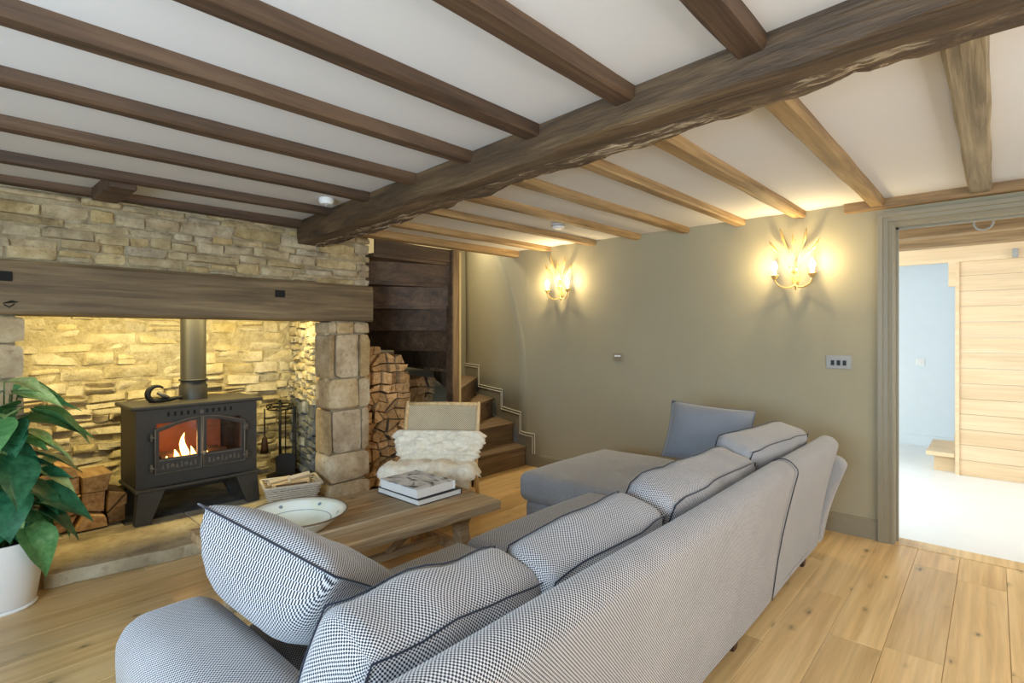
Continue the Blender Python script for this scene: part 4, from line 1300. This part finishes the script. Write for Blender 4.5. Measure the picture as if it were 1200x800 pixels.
sw_ = thing('light_switch', 'small white light switch on the pale wall of the bright room', 'switch', (8.08, 0.66, 1.0))
MB().box(-0.008, 0, -0.043, 0.043, -0.043, 0.043).obj('plate', 'white', sw_, bevel=0.003); MB().box(-0.013, -0.008, -0.012, 0.012, -0.02, 0.02).obj('rocker', 'white', sw_)

# ------------------------------------------------------------------ wall lights
def sconce(y, z, label):
    s = thing('wall_sconce', label, 'wall light', (XG, y, z), group='gilt wall lights')
    m = MB(); m.lathe([(0.0, 0), (0.030, 0.0), (0.034, 0.006), (0.020, 0.014), (0.0, 0.016)], 16); m.v = [(-p[2], p[1] * 0.9, p[0] * 2.0) for p in m.v]; m.obj('back_plate', 'gilt', s, smooth=True)
    m = MB(); m.tube([(-0.012, 0, -0.10), (-0.03, 0, -0.06), (-0.035, 0, 0.02), (-0.03, 0, 0.10)], [0.004, 0.009, 0.014, 0.008], 8); m.obj('stem', 'gilt', s, smooth=True)
    m = MB(); m.lathe([(0.0, -0.02), (0.022, 0.0), (0.034, 0.022), (0.028, 0.03), (0.0, 0.02)], 12, c=(-0.036, 0, 0.02)); m.obj('calyx', 'gilt', s, smooth=True)
    for q in (-1, 1):
        m = MB(); pts = []
        for k in range(9):
            a = k / 8 * PI; pts.append((-0.03 - 0.045 * (k / 8), q * (0.06 - 0.06 * math.cos(a)), -0.055 - 0.045 * math.sin(a) * (1.0) + 0.035 * (k / 8)))
        m.tube(pts, 0.0055, 7); arm = m.obj('arm', 'gilt', s, smooth=True)
        cx, cy, cz = pts[-1]
        m = MB(); m.lathe([(0.008, -0.004), (0.016, 0.004), (0.022, 0.020), (0.030, 0.026), (0.024, 0.030), (0.014, 0.032), (0.013, 0.060), (0.0, 0.060)], 12, c=(cx, cy, cz)); m.obj('candle_cup', 'gilt', arm, smooth=True)
        m = MB(); m.lathe([(0.009, 0.060), (0.017, 0.075), (0.019, 0.088), (0.013, 0.108), (0.0, 0.128)], 12, c=(cx, cy, cz)); m.obj('bulb', 'bulb', arm, smooth=True)
        point('sconce_light', (XG + cx - 0.012, y + cy, z + cz + 0.092), 19.0, (1.0, 0.77, 0.40), 0.018)
    # gilt wheat-ear leaves fanning up
    for k, (dy, h, out) in enumerate(((-0.16, 0.24, 0.05), (-0.085, 0.31, 0.07), (0.0, 0.28, 0.085), (0.085, 0.33, 0.07), (0.16, 0.25, 0.05))):
        m = MB(); m.tube([(-0.035, dy * 0.12, 0.03), (-0.03 - out * 0.3, dy * 0.4, 0.03 + h * 0.4), (-0.02 - out * 0.6, dy * 0.8, h * 0.78), (-0.02 - out * 0.8, dy, h)], [0.003, 0.003, 0.008, 0.002], 6)
        m.tube([(-0.02 - out * 0.45, dy * 0.62, 0.01 + h * 0.6), (-0.02 - out * 0.62, dy * 0.82, h * 0.8), (-0.02 - out * 0.8, dy, h * 1.02)], [0.003, 0.011, 0.002], 7); m.obj('wheat_leaf', 'gilt', s, smooth=True)


sconce(3.10, 1.755, 'gilt two-arm wall light beside the stairs')
sconce(1.04, 1.745, 'gilt two-arm wall light beside the doorway')

s = thing('light_switch', 'brushed steel triple light switch beside the doorway', 'switch', (XG, 0.778, 1.145))
MB().box(-0.007, 0, -0.075, 0.075, -0.046, 0.046).obj('plate', 'steel', s, bevel=0.003)
for q in (-0.035, 0.0, 0.035):
    MB().box(-0.012, -0.007, q - 0.010, q + 0.010, -0.022, 0.012).obj('rocker', 'black', s)
s = thing('thermostat', 'small olive painted room control between the wall lights', 'thermostat', (XG, 2.474, 1.133))
MB().box(-0.02, 0, -0.045, 0.045, -0.035, 0.035).obj('plate', 'greentrim', s, bevel=0.004); MB().box(-0.023, -0.02, -0.03, 0.03, 0.002, 0.016).obj('display', 'white', s)

# ------------------------------------------------------------------ ceiling devices
zz = zc(3.338)
s = thing('smoke_detector', 'white smoke detector on the ceiling between pale joists', 'smoke detector', (3.30, 2.50, zz))
m = MB(); m.lathe([(0.05, 0), (0.052, -0.015), (0.046, -0.03), (0.03, -0.038), (0.0, -0.04)], 20); m.obj('body', 'white', s, smooth=True)
m = MB(); m.lathe([(0.053, -0.012), (0.055, -0.016), (0.053, -0.02)], 20); m.obj('grille_ring', 'steel', s)
zz = zc(1.66)
s = thing('ceiling_sensor', 'small white sensor on the ceiling near the main beam by the fireplace', 'sensor', (1.655, 3.02, zz))
m = MB(); m.lathe([(0.045, 0), (0.045, -0.02), (0.035, -0.035), (0.0, -0.038)], 20); m.obj('body', 'white', s, smooth=False); m = MB(); m.lathe([(0.018, -0.036), (0.014, -0.046), (0.0, -0.05)], 12); m.obj('lens', 'steel', s, smooth=True)

# ------------------------------------------------------------------ sofa
so = thing('corner_sofa', 'black and white woven chaise corner sofa with loose back cushions', 'sofa', (0, 0, 0))
# base
m = MB(); puffbox(m, 1.45, 1.22, 0.19, 2.2, 0.86, 0.20, r=0.03); m.obj('base', 'weave', so, smooth=True)
m = MB(); puffbox(m, 3.05, 1.52, 0.185, 0.95, 1.40, 0.19, r=0.03); m.obj('chaise_base', 'weavegrey', so, smooth=True)
# long back: leaning profile swept along X
def back_sweep(x0, x1, crest_shift=0.0, thick=0.17, zt=0.752, n=24, name='backrest', mat='weave'):
    prof = []          # (y, z) running outside bottom -> crest -> inside bottom
    out_b = (0.775, 0.085); out_t = (0.665 + crest_shift, zt - 0.055)
    for k in range(7):
        t = k / 6; prof.append((out_b[0] + (out_t[0] - out_b[0]) * t + 0.012 * math.sin(t * PI), out_b[1] + (out_t[1] - out_b[1]) * t))
    c = (out_t[0] + 0.06, zt - 0.06)
    for k in range(1, 9):
        a = PI - k / 9 * PI; prof.append((c[0] + 0.062 * math.cos(a) + 0.0, c[1] + 0.062 * math.sin(a) * 0.98))
    prof += [(c[0] + 0.075, zt - 0.08), (c[0] + 0.11, 0.45), (c[0] + 0.13, 0.2), (c[0] + 0.13, 0.085)]
    cum = [0]
    for a, b in zip(prof, prof[1:]):
        cum.append(cum[-1] + math.dist(a, b))
    K = len(prof); vs = []; fs = []; uv = []
    ends = [0.0, 0.006, 0.018, 0.036]; L = x1 - x0
    xs = [x0 + e for e in ends] + [x0 + 0.036 + (L - 0.072) * i / n for i in range(1, n)] + [x1 - e for e in ends[::-1]]
    cy = sum(p[0] for p in prof) / K; cz = sum(p[1] for p in prof) / K
    for x in xs:
        e = min(x - x0, x1 - x); ins = 0.03 * (1 - math.sqrt(max(0, 1 - (1 - min(1, e / 0.036)) ** 2)))
        for (y, z) in prof:
            d = Vector((y - cy, z - cz)); q = d.normalized() * ins
            wv = noise.noise(Vector((x * 1.7, z * 3, 0.4))) * 0.006
            vs.append((x, y - q.x + wv, z - q.y + wv * 0.3))
    for i in range(len(xs) - 1):
        for k in range(K - 1):
            fs.append((i * K + k, i * K + k + 1, (i + 1) * K + k + 1, (i + 1) * K + k))
            uv.append([(xs[i], cum[k]), (xs[i], cum[k + 1]), (xs[i + 1], cum[k + 1]), (xs[i + 1], cum[k])])
    last = (len(xs) - 1) * K
    fs += [tuple(range(K)), tuple(last + k for k in range(K))[::-1]]
    uv += [[prof[k] for k in range(K)], [prof[k] for k in range(K)][::-1]]
    m = MB(); m.add(vs, fs, 0, uv); m.f.append([0, last, last + K - 1, K - 1]); m.mi.append(0); m.uv.append([(0, 0), (1, 0), (1, 1), (0, 1)])
    return m.obj(name, mat, so, smooth=True), prof
bo, prof = back_sweep(0.30, 2.67)
bo2, _ = back_sweep(2.672, 3.56, mat='weavegrey', name='chaise_backrest', zt=0.745)
bo3, _ = back_sweep(3.566, 3.70, crest_shift=-0.022, zt=0.61, mat='weavegrey', name='end_panel')
for x in (0.30 + 0.012, 2.671):
    MB().tube([(x, p[0] + (-0.004 if k < 8 else 0), p[1] + (0.004 if 6 < k < 15 else 0)) for k, p in enumerate(prof[:16])], 0.0024, 6).obj('seam_piping', 'piping', so, smooth=True)
# near arm
m = MB(); puffbox(m, 0.495, 1.29, 0.33, 0.26, 0.92, 0.48, r=0.075, puff=(0.02, 0.015, 0.02), n=8)
m.v = [(p[0] - (p[2] - 0.1) * 0.06, p[1] + (p[2] - 0.1) * 0.03, p[2]) for p in m.v]
m.obj('arm', 'weave', so, smooth=True)
# seats
SEAT = [(0.63, 1.56), (1.565, 2.54)]
for i, (a, b) in enumerate(SEAT):
    m = MB(); puffbox(m, (a + b) / 2, 1.31, 0.365, b - a, 0.80, 0.17, r=0.05, puff=(0.0, 0.0, 0.022), n=8, wob=0.004, seed=i); m.obj('seat_cushion', 'weave', so, smooth=True)
m = MB(); puffbox(m, 3.05, 1.56, 0.365, 1.01, 1.40, 0.18, r=0.055, puff=(0.0, 0.0, 0.02), n=8, wob=0.004, seed=7); m.obj('chaise_cushion', 'weavegrey', so, smooth=True)
# back cushions: boxed, standing and leaning on the back
BC = [(0.51, 1.06, 'weave', -0.045), (1.07, 1.675, 'weave', -0.045), (1.69, 2.585, 'weave', -0.014), (2.60, 3.41, 'weavegrey', 0.008)]
for i, (a, b, mat, dz) in enumerate(BC):
    m = MB(); w_, h_, t_ = b - a, 0.385, 0.18
    puffbox(m, 0, 0, 0, w_, t_, h_, r=0.045, puff=(0.014, 0.04, 0.010), n=12, wob=0.016, seed=i * 3 + 1)
    lean = math.radians(-17); yaw = (0.05, -0.03, 0.02, -0.06)[i]
    loc = ((a + b) / 2, 0.945 + (0.03 if i == 0 else 0), 0.445 + h_ / 2 - 0.022 + dz)
    o = m.obj('back_cushion', mat, so, smooth=True, loc=loc, rot=(-lean, (0.07, -0.05, 0.015, 0.02)[i], yaw))
    for sy in (-1, 1):
        y = sy * (t_ / 2 - 0.004); pts = []; x_, z_ = w_ / 2 - 0.018, h_ / 2 - 0.014
        for (xa, za, xb, zb) in ((-x_, -z_, x_, -z_), (x_, -z_, x_, z_), (x_, z_, -x_, z_), (-x_, z_, -x_, -z_)):
            for q in range(10):
                t = q / 10; x = xa + (xb - xa) * t; z = za + (zb - za) * t
                nz = noise.noise_vector(Vector((x * 6 + (i * 3 + 1) * 3.1, y * 6, z * 6))) * 0.016
                u, v = x / (w_ / 2), z / (h_ / 2)
                ex = 0.012 * (1 - v * v) ** .6 * (1 if abs(abs(x) - x_) < 1e-6 else 0) * (1 if x > 0 else -1); ez = 0.012 * max(0, 1 - u * u) ** .6 * (1 if abs(abs(z) - z_) < 1e-6 else 0) * (1 if z > 0 else -1)
                pts.append((x + nz.x + ex, y + nz.y, z + nz.z + ez))
        MB().tube(pts, 0.0026, 6, closed=True).obj('piping', 'piping', o, smooth=True)
for (x, y) in ((0.40, 0.86), (2.30, 0.83), (3.40, 0.83), (0.42, 1.66), (2.70, 2.1), (3.45, 2.1), (1.6, 1.58)):
    m = MB(); m.add([(x - 0.03, y - 0.03, 0.10), (x + 0.03, y - 0.03, 0.10), (x + 0.03, y + 0.03, 0.10), (x - 0.03, y + 0.03, 0.10), (x - 0.02, y - 0.02, 0), (x + 0.02, y - 0.02, 0), (x + 0.02, y + 0.02, 0), (x - 0.02, y + 0.02, 0)],
                    [(0, 1, 2, 3), (4, 7, 6, 5), (0, 4, 5, 1), (1, 5, 6, 2), (2, 6, 7, 3), (3, 7, 4, 0)]); m.obj('foot', 'darkwood', so)


def place_pillow(name, label, w_, h_, t_, top_a, top_b, down, mat, seed, seam='piping', asym=0.0):
    """cushion whose top edge runs from top_a to top_b; down is the direction to its lower edge"""
    a, b, d = Vector(top_a), Vector(top_b), Vector(down)
    x = (b - a).normalized(); z = -(d - x * d.dot(x)).normalized(); y = z.cross(x)
    c = (a + b) / 2 - z * h_ / 2
    root = thing(name, label, 'cushion', (0, 0, 0)); root.matrix_world = Matrix.Translation(c) @ Matrix((x, y, z)).transposed().to_4x4()
    m = MB(); pillow(m, w_, h_, t_, seed=seed, asym=asym); m.obj('cover', mat, root, smooth=True)
    pts = []
    for (ua, va, ub, vb) in ((-1, -1, 1, -1), (1, -1, 1, 1), (1, 1, -1, 1), (-1, 1, -1, -1)):
        for q in range(12):
            t = q / 12; u = ua + (ub - ua) * t; v = va + (vb - va) * t
            pts.append((w_ / 2 * u * (1 - 0.055 * (1 - v * v) * u * u), 0, h_ / 2 * v * (1 - 0.055 * (1 - u * u) * v * v)))
    MB().tube(pts, 0.003, 6, closed=True).obj('seam', seam, root, smooth=True)
    return root


place_pillow('scatter_cushion', 'black and white woven scatter cushion leaning on the near sofa arm', 0.53, 0.43, 0.25, (0.515, 1.625, 0.860), (0.635, 1.135, 0.775), (0.35, 0.02, -0.235), 'weave', 1.0, asym=0.55)
place_pillow('scatter_cushion', 'plain grey scatter cushion propped on the chaise', 0.53, 0.375, 0.15, (3.38, 1.60, 0.890), (3.42, 1.085, 0.862), (-0.16, 0.02, -0.42), 'pillowgrey', 4.0, 'pillowgrey')

# ------------------------------------------------------------------ coffee table
ct = thing('coffee_table', 'rustic weathered plank coffee table on splayed trestle legs', 'table', (1.515, 2.44, 0), (0, 0, -0.075))
TL, TW, TZ = 1.36, 0.70, 0.405
rr = random.Random(12); yy = -TW / 2
for k, wv in enumerate((0.21, 0.25, 0.24)):
    m = MB(); n = 28; vs = []; fs = []
    for i in range(n + 1):
        x = -TL / 2 + TL * i / n; f = lambda q: noise.noise(Vector((x * 5, q * 3.3 + k * 9, 2))) * (0.008 if q == k * 0 + (1 if k == 0 else 2 if k == 2 else 9) else 0.0018)
        e = rr.uniform(-0.006, 0.006) if i in (0, n) else 0
        y0, y1 = yy + 0.0035 + f(1), yy + wv - 0.0035 + f(2)
        vs += [(x + e, y0, TZ - 0.048), (x + e, y1, TZ - 0.048), (x + e, y1, TZ - 0.006), (x + e, y1 - 0.008, TZ + 0.002 * (k == 1)), (x + e, y0 + 0.008, TZ + 0.002 * (k == 1)), (x + e, y0, TZ - 0.006)]
    K = 6
    for i in range(n):
        for q in range(K):
            q2 = (q + 1) % K; fs.append((i * K + q, i * K + q2, (i + 1) * K + q2, (i + 1) * K + q))
    fs += [tuple(range(K)), tuple(n * K + q for q in range(K))[::-1]]
    m.add(vs, fs); m.obj('plank', 'table', ct); yy += wv
for sx in (-1, 1):
    x = sx * 0.50
    MB().prism([(-0.30, TZ - 0.048), (0.30, TZ - 0.048), (0.25, TZ - 0.11), (-0.25, TZ - 0.11)], 'x', x - 0.035, x + 0.035).obj('cross_rail', 'table', ct, bevel=0.006)
    for sy in (-1, 1):
        m = MB(); a = [(x - 0.035, sy * 0.20 - 0.035), (x + 0.035, sy * 0.20 - 0.035), (x + 0.035, sy * 0.20 + 0.035), (x - 0.035, sy * 0.20 + 0.035)]
        b = [(p[0] + sx * 0.03, p[1] + sy * 0.05) for p in a]
        m.add([(p[0], p[1], TZ - 0.11) for p in a] + [(p[0], p[1], 0) for p in b], [(0, 1, 2, 3), (4, 7, 6, 5), (0, 4, 5, 1), (1, 5, 6, 2), (2, 6, 7, 3), (3, 7, 4, 0)])
        m.obj('leg', 'table', ct, bevel=0.006)
    MB().box(x + sx * 0.018 - 0.02, x + sx * 0.018 + 0.02, -0.22, 0.22, 0.11, 0.17).obj('stretcher', 'table', ct, bevel=0.005)
MB().box(-0.50, 0.50, -0.02, 0.02, 0.12, 0.16).obj('long_stretcher', 'table', ct, bevel=0.005)
for sx in (-1, 1):
    m = MB(); m.tube([(sx * 0.47, 0.0, TZ - 0.10), (sx * 0.16, 0.0, 0.15)], 0.022, 4); m.obj('brace', 'table', ct)

# bowl
bw = thing('bowl', 'large cream glazed bowl with a brown rim on the coffee table', 'bowl', (1.195, 2.455, TZ + 0.002))
m = MB(); m.lathe([(0.0, 0.0), (0.115, 0.0), (0.125, 0.006), (0.165, 0.035), (0.205, 0.066), (0.228, 0.080), (0.222, 0.084), (0.195, 0.072), (0.150, 0.040), (0.110, 0.016), (0.0, 0.012)], 48); m.obj('body', 'bowl', bw, smooth=True)
m = MB(); m.tube([(0.226 * math.cos(a * PI / 24), 0.226 * math.sin(a * PI / 24), 0.0825) for a in range(48)], 0.0045, 6, closed=True); m.obj('rim', 'bowlrim', bw, smooth=True)
m = MB(); m.tube([(0.152 * math.cos(a * PI / 24), 0.152 * math.sin(a * PI / 24), 0.0435) for a in range(48)], 0.0016, 4, closed=True); m.obj('painted_ring', 'bowlmark', bw)
for k in range(6):
    a = k * PI / 3 + 0.5; r = 0.182; m = MB()
    m.lathe([(0.0, 0.0012), (0.008, 0.001), (0.010, 0.0)], 8); o = m.obj('painted_motif', 'bowlmark', bw, loc=(r * math.cos(a), r * math.sin(a), 0.0640), rot=Euler((0, -0.66, a), 'XYZ'))

# books
def book(name, label, x, y, z, L, W_, T, rot, cover, hard=0.003):
    b = thing(name, label, 'book', (x, y, z), (0, 0, rot), 'books on the coffee table')
    MB().box(-L / 2 + 0.004, L / 2 - 0.006, -W_ / 2 + 0.005, W_ / 2 - 0.005, hard, T - hard).obj('pages', 'bookpaper', b)
    MB().box(-L / 2, L / 2, -W_ / 2, W_ / 2, 0, hard).obj('back_cover', cover if cover != 'cover' else 'bookblack', b, bevel=0.001)
    MB().box(-L / 2, L / 2, -W_ / 2, W_ / 2, T - hard, T).obj('front_cover', cover, b, bevel=0.001)
    MB().box(L / 2 - 0.006, L / 2, -W_ / 2, W_ / 2, hard, T - hard).obj('spine', cover if cover != 'cover' else 'white', b)
    return b
book('book', 'black-covered art book lying at the bottom of the pair on the table', 1.945, 2.485, TZ + 0.003, 0.315, 0.385, 0.032, 0.0, 'bookblack')
book('book', 'thick white book with dark marks on its cover, on top of the black book', 1.925, 2.480, TZ + 0.0355, 0.275, 0.345, 0.052, 0.01, 'cover')

# ------------------------------------------------------------------ lounge chair with sheepskin
chair = thing('lounge_chair', 'low pale wooden lounge chair with woven cord back', 'chair', (2.50, 3.00, 0), (0, 0, 0))
fd = Vector((-0.79, -0.61)).normalized()           # facing
chair.rotation_euler = (0, 0, math.atan2(fd.y, fd.x) + PI / 2)   # local -Y is the front
HW = 0.275
def T(pts, r, name, mat='lightwood', seg=10, par=None):
    return MB().tube(pts, r, seg).obj(name, mat, par or chair, smooth=True)
for q in (-1, 1):
    T([(q * HW, 0.02, 0.22), (q * HW, 0.10, 0.42), (q * HW, 0.245, 0.80), (q * HW, 0.25, 0.815)], [0.014, 0.017, 0.015, 0.008], 'back_post')
    T([(q * HW, -0.30, 0.0), (q * HW, -0.28, 0.20), (q * HW, -0.275, 0.385)], [0.012, 0.017, 0.014], 'front_leg')
    T([(q * HW, 0.24, 0.0), (q * HW, 0.16, 0.18), (q * HW, 0.09, 0.34)], [0.012, 0.017, 0.013], 'rear_leg')
    T([(q * HW, -0.30, 0.365), (q * HW, 0.0, 0.335), (q * HW, 0.15, 0.315)], 0.015, 'side_rail')
T([(-HW, 0.244, 0.795), (0, 0.262, 0.797), (HW, 0.244, 0.795)], 0.015, 'top_rail')
T([(-HW, 0.09, 0.40), (HW, 0.09, 0.40)], 0.013, 'lower_back_rail')
T([(-HW, -0.295, 0.365), (HW, -0.295, 0.365)], 0.015, 'front_rail')
T([(-HW, 0.13, 0.318), (HW, 0.13, 0.318)], 0.013, 'rear_rail')
T([(-HW, -0.282, 0.16), (HW, -0.282, 0.16)], 0.011, 'stretcher')
# woven back and seat, slightly hollow
def web(fn, name, nu=16, nv=14, th=0.012, su=0.5, sv=0.45):
    vs = []; fs = []; uv = []
    for s in (0, 1):
        for i in range(nu + 1):
            for j in range(nv + 1):
                p = Vector(fn(i / nu, j / nv)); vs.append(p + Vector((0, th * s, 0.004 * s)))
    N = (nu + 1) * (nv + 1); ix = lambda s, i, j: s * N + i * (nv + 1) + j
    for s in (0, 1):
        for i in range(nu):
            for j in range(nv):
                fs.append((ix(s, i, j), ix(s, i + 1, j), ix(s, i + 1, j + 1), ix(s, i, j + 1))); uv.append([(a / nu * su, b / nv * sv) for a, b in ((i, j), (i + 1, j), (i + 1, j + 1), (i, j + 1))])
    m = MB(); m.add(vs, fs, 0, uv)
    return m.obj(name, 'cord', chair, smooth=True)
web(lambda u, v: (-HW + 0.01 + u * (2 * HW - 0.02), 0.09 + v * 0.152 + 0.02 * math.sin(u * PI) * 1.0, 0.41 + v * 0.385), 'woven_back')
web(lambda u, v: (-HW + 0.01 + u * (2 * HW - 0.02), -0.29 + v * 0.41, 0.365 - 0.045 * v - 0.02 * math.sin(u * PI)), 'woven_seat')
# leather armlet straps peeping out below the fleece
for q in (-1, 1):
    MB().tube([(q * (HW + 0.02), -0.20, 0.355), (q * (HW + 0.026), -0.23, 0.325), (q * (HW + 0.02), -0.20, 0.295)], 0.008, 6).obj('strap', 'darkwood', chair, smooth=True)

fl2 = thing('sheepskin', 'cream sheepskin draped over the seat and lower back of the lounge chair', 'sheepskin', chair.location[:], chair.rotation_euler[:])
def fleece(path, half, name, seed, th=0.05):
    """fluffy hide following a path of (y, z) points; half-width varies and edges are ragged"""
    nv = 56; nu = 46
    P = [Vector(p) for p in path]; cum = [0]
    for a, b in zip(P, P[1:]):
        cum.append(cum[-1] + (b - a).length)
    def at(t):
        s = t * cum[-1]
        for k in range(len(P) - 1):
            if s <= cum[k + 1] or k == len(P) - 2:
                f = (s - cum[k]) / (cum[k + 1] - cum[k]); return P[k].lerp(P[k + 1], f), (P[k + 1] - P[k]).normalized()
    vs = []; fs = []
    for side in (0, 1):
        for j in range(nv + 1):
            t = j / nv; p, tg = at(t); nrm = Vector((-tg.y, tg.x))      # to the front / up side
            hw = half(t) * (1 + 0.10 * noise.noise(Vector((t * 9, seed, 0))))
            for i in range(nu + 1):
                u = -1 + 2 * i / nu
                rag = 1 + 0.06 * noise.noise(Vector((t * 7, u * 2 + seed, 3)))
                e = max(0, (1 - u ** 6)) ** 0.5 * max(0, (1 - (2 * t - 1) ** 10)) ** 0.5
                h = (th * (0.62 + 0.5 * noise.noise(Vector((u * 3.2, t * 5, seed))) + 0.28 * noise.noise(Vector((u * 9, t * 12, seed))) + 0.16 * noise.noise(Vector((u * 24, t * 30, seed)))) * e + 0.004) if side else 0.0
                droop = -0.04 * max(0, abs(u * hw) - 0.30) / 0.06
                q = p + nrm * h
                vs.append((u * hw * rag, q.x, q.y + (droop if abs(u * hw) > 0.30 else 0)))
    N = (nv + 1) * (nu + 1); ix = lambda s, j, i: s * N + j * (nu + 1) + i
    for s in (0, 1):
        for j in range(nv):
            for i in range(nu):
                fs.append((ix(s, j, i), ix(s, j, i + 1), ix(s, j + 1, i + 1), ix(s, j + 1, i)))
    for j in range(nv):
        for i in (0, nu):
            fs.append((ix(0, j, i), ix(0, j + 1, i), ix(1, j + 1, i), ix(1, j, i)))
    for i in range(nu):
        for j in (0, nv):
            fs.append((ix(0, j, i), ix(0, j, i + 1), ix(1, j, i + 1), ix(1, j, i)))
    m = MB(); m.add(vs, fs)
    return m.obj(name, 'fleece', fl2, smooth=True)
fleece([(0.02, 0.385), (0.05, 0.44), (0.12, 0.615)], lambda t: 0.255 + 0.10 * t ** 0.6, 'back_fleece', 1.0, 0.06)
fleece([(-0.345, 0.20), (-0.342, 0.385), (-0.305, 0.425), (-0.10, 0.395), (0.03, 0.385)], lambda t: 0.25 + 0.10 * min(1, t * 2.2) - 0.08 * max(0, t - 0.75) * 4, 'seat_fleece', 5.0, 0.055)

# ------------------------------------------------------------------ potted plant
pl = thing('potted_plant', 'leafy green house plant in a white ceramic pot beside the hearth', 'plant', (0.265, 3.585, 0))
m = MB(); m.lathe([(0.0, 0.02), (0.118, 0.02), (0.124, 0.03), (0.168, 0.33), (0.170, 0.338), (0.160, 0.338), (0.150, 0.29), (0.0, 0.29)], 40); o = m.obj('pot', 'pot', pl); smooth_by_angle(o.data, 0.7)
m = MB(); m.lathe([(0.0, 0.0), (0.122, 0.0), (0.128, 0.008), (0.122, 0.018), (0.0, 0.018)], 36); m.obj('saucer', 'pot', pl, smooth=False)
m = MB(); m.lathe([(0.0, 0.305), (0.08, 0.31), (0.15, 0.30)], 24); m.obj('soil', 'soil', pl)


def leaf_mesh(L, W_, fold, curl, mat, seed):
    """heart-shaped blade along +X, midrib fold, tip curling down"""
    n = 10; vs = []; fs = []
    prof = [0.0, 0.52, 0.86, 1.0, 0.98, 0.9, 0.76, 0.58, 0.38, 0.18, 0.0]
    for i in range(n + 1):
        t = i / n; w_ = W_ / 2 * prof[i]; x = L * (t - (0.10 if 0 < i < 3 else 0) * 0)
        z = -curl * L * t * t
        for k, u in enumerate((-1, -0.5, 0, 0.5, 1)):
            back = -0.10 * L * abs(u) if i in (1, 2) else 0
            vs.append((x + back, u * w_, z + abs(u) * w_ * fold - 0.25 * (abs(u) ** 2) * w_ * fold + 0.012 * math.sin(t * 14 + seed) * abs(u)))
    for i in range(n):
        for k in range(4):
            fs.append((i * 5 + k, i * 5 + k + 1, (i + 1) * 5 + k + 1, (i + 1) * 5 + k))
    m = MB(); m.add(vs, fs); me = m.mesh('leaf', mat, True, fix=False)
    return me


LM = {(mat, k): leaf_mesh(1.0, 0.72, 0.35 + 0.1 * k, 0.20 + 0.14 * k, mat, k) for mat in ('leafdark', 'leafmid', 'leafpale') for k in range(3)}
rr = random.Random(23)
# (tip-base position relative to pot, direction yaw, pitch, length, kind)
cam_dir = math.atan2(-3.6, -0.2)
LEAVES = []
for k in range(46):
    hgt = rr.uniform(0.34, 0.98); a = rr.uniform(-PI, PI)
    rad = rr.uniform(0.02, 0.17) * (1.0 if hgt < 0.8 else 0.7)
    LEAVES.append((rad * math.cos(a), rad * math.sin(a), hgt, a + rr.uniform(-0.5, 0.5), rr.uniform(-0.5, 0.45) - (0.25 if hgt < 0.5 else 0), rr.uniform(0.13, 0.21), rr.choice(('leafdark', 'leafdark', 'leafdark', 'leafmid', 'leafmid', 'leafpale', 'leafpale'))))
# leaves that reach out to the right over the fire opening and down over the rim
LEAVES += [(0.0, -0.05, 1.10, -0.9, 0.05, 0.20, 'leafpale'), (0.03, -0.04, 1.06, -0.3, 0.1, 0.19, 'leafmid'), (0.05, 0.0, 1.02, -0.2, -0.15, 0.26, 'leafmid'), (-0.05, -0.04, 1.05, -1.9, 0.0, 0.2, 'leafdark'), (0.10, -0.02, 0.95, -0.3, -0.25, 0.28, 'leafmid'), (0.07, -0.04, 0.86, -0.8, -0.3, 0.17, 'leafpale'),
           (0.06, 0.0, 0.90, -0.35, -0.05, 0.30, 'leafmid'), (0.08, -0.02, 0.80, -0.45, -0.10, 0.22, 'leafpale'), (0.10, -0.02, 0.74, -0.5, -0.30, 0.24, 'leafdark'), (0.08, -0.05, 0.66, -0.7, -0.15, 0.24, 'leafpale'),
           (0.06, -0.08, 0.55, -0.5, -0.12, 0.30, 'leafdark'), (0.06, -0.06, 0.62, -0.9, -0.5, 0.26, 'leafdark'), (0.08, -0.06, 0.47, -0.6, -0.3, 0.27, 'leafdark'), (0.07, -0.12, 0.40, -0.8, -0.85, 0.24, 'leafmid'),
           (0.0, -0.12, 0.60, -1.6, -0.7, 0.27, 'leafdark'), (0.0, -0.12, 0.76, -1.3, -0.6, 0.28, 'leafdark'), (0.02, -0.06, 1.04, -0.8, 0.15, 0.22, 'leafpale'), (-0.04, -0.1, 0.92, -1.7, -0.4, 0.26, 'leafmid')]
for i, (x, y, z, yaw, pitch, L, mat) in enumerate(LEAVES):
    ex, ey = x + math.cos(yaw) * L * math.cos(pitch), y + math.sin(yaw) * L * math.cos(pitch)
    if y + 3.585 > 3.70 or ey + 3.585 > 3.70:
        yaw = -abs(yaw); y = min(y, 0.04); ey = y + math.sin(yaw) * L * math.cos(pitch)
        if ey + 3.6 > 3.70:
            yaw = -0.6
    o = link('leaf', LM[mat, i % 3], pl, (x, y, z), Euler((rr.uniform(-0.35, 0.35), -pitch, yaw), 'XYZ')); o.scale = (L, L, L)
    sx_, sy_ = x * 0.3, y * 0.3
    MB().tube([(sx_, sy_, 0.30), ((sx_ + x) / 2 * 0.8, (sy_ + y) / 2 * 0.8, 0.30 + (z - 0.30) * 0.6), (x, y, z)], [0.005, 0.004, 0.003], 5).obj('stem', 'stem', pl, smooth=True)
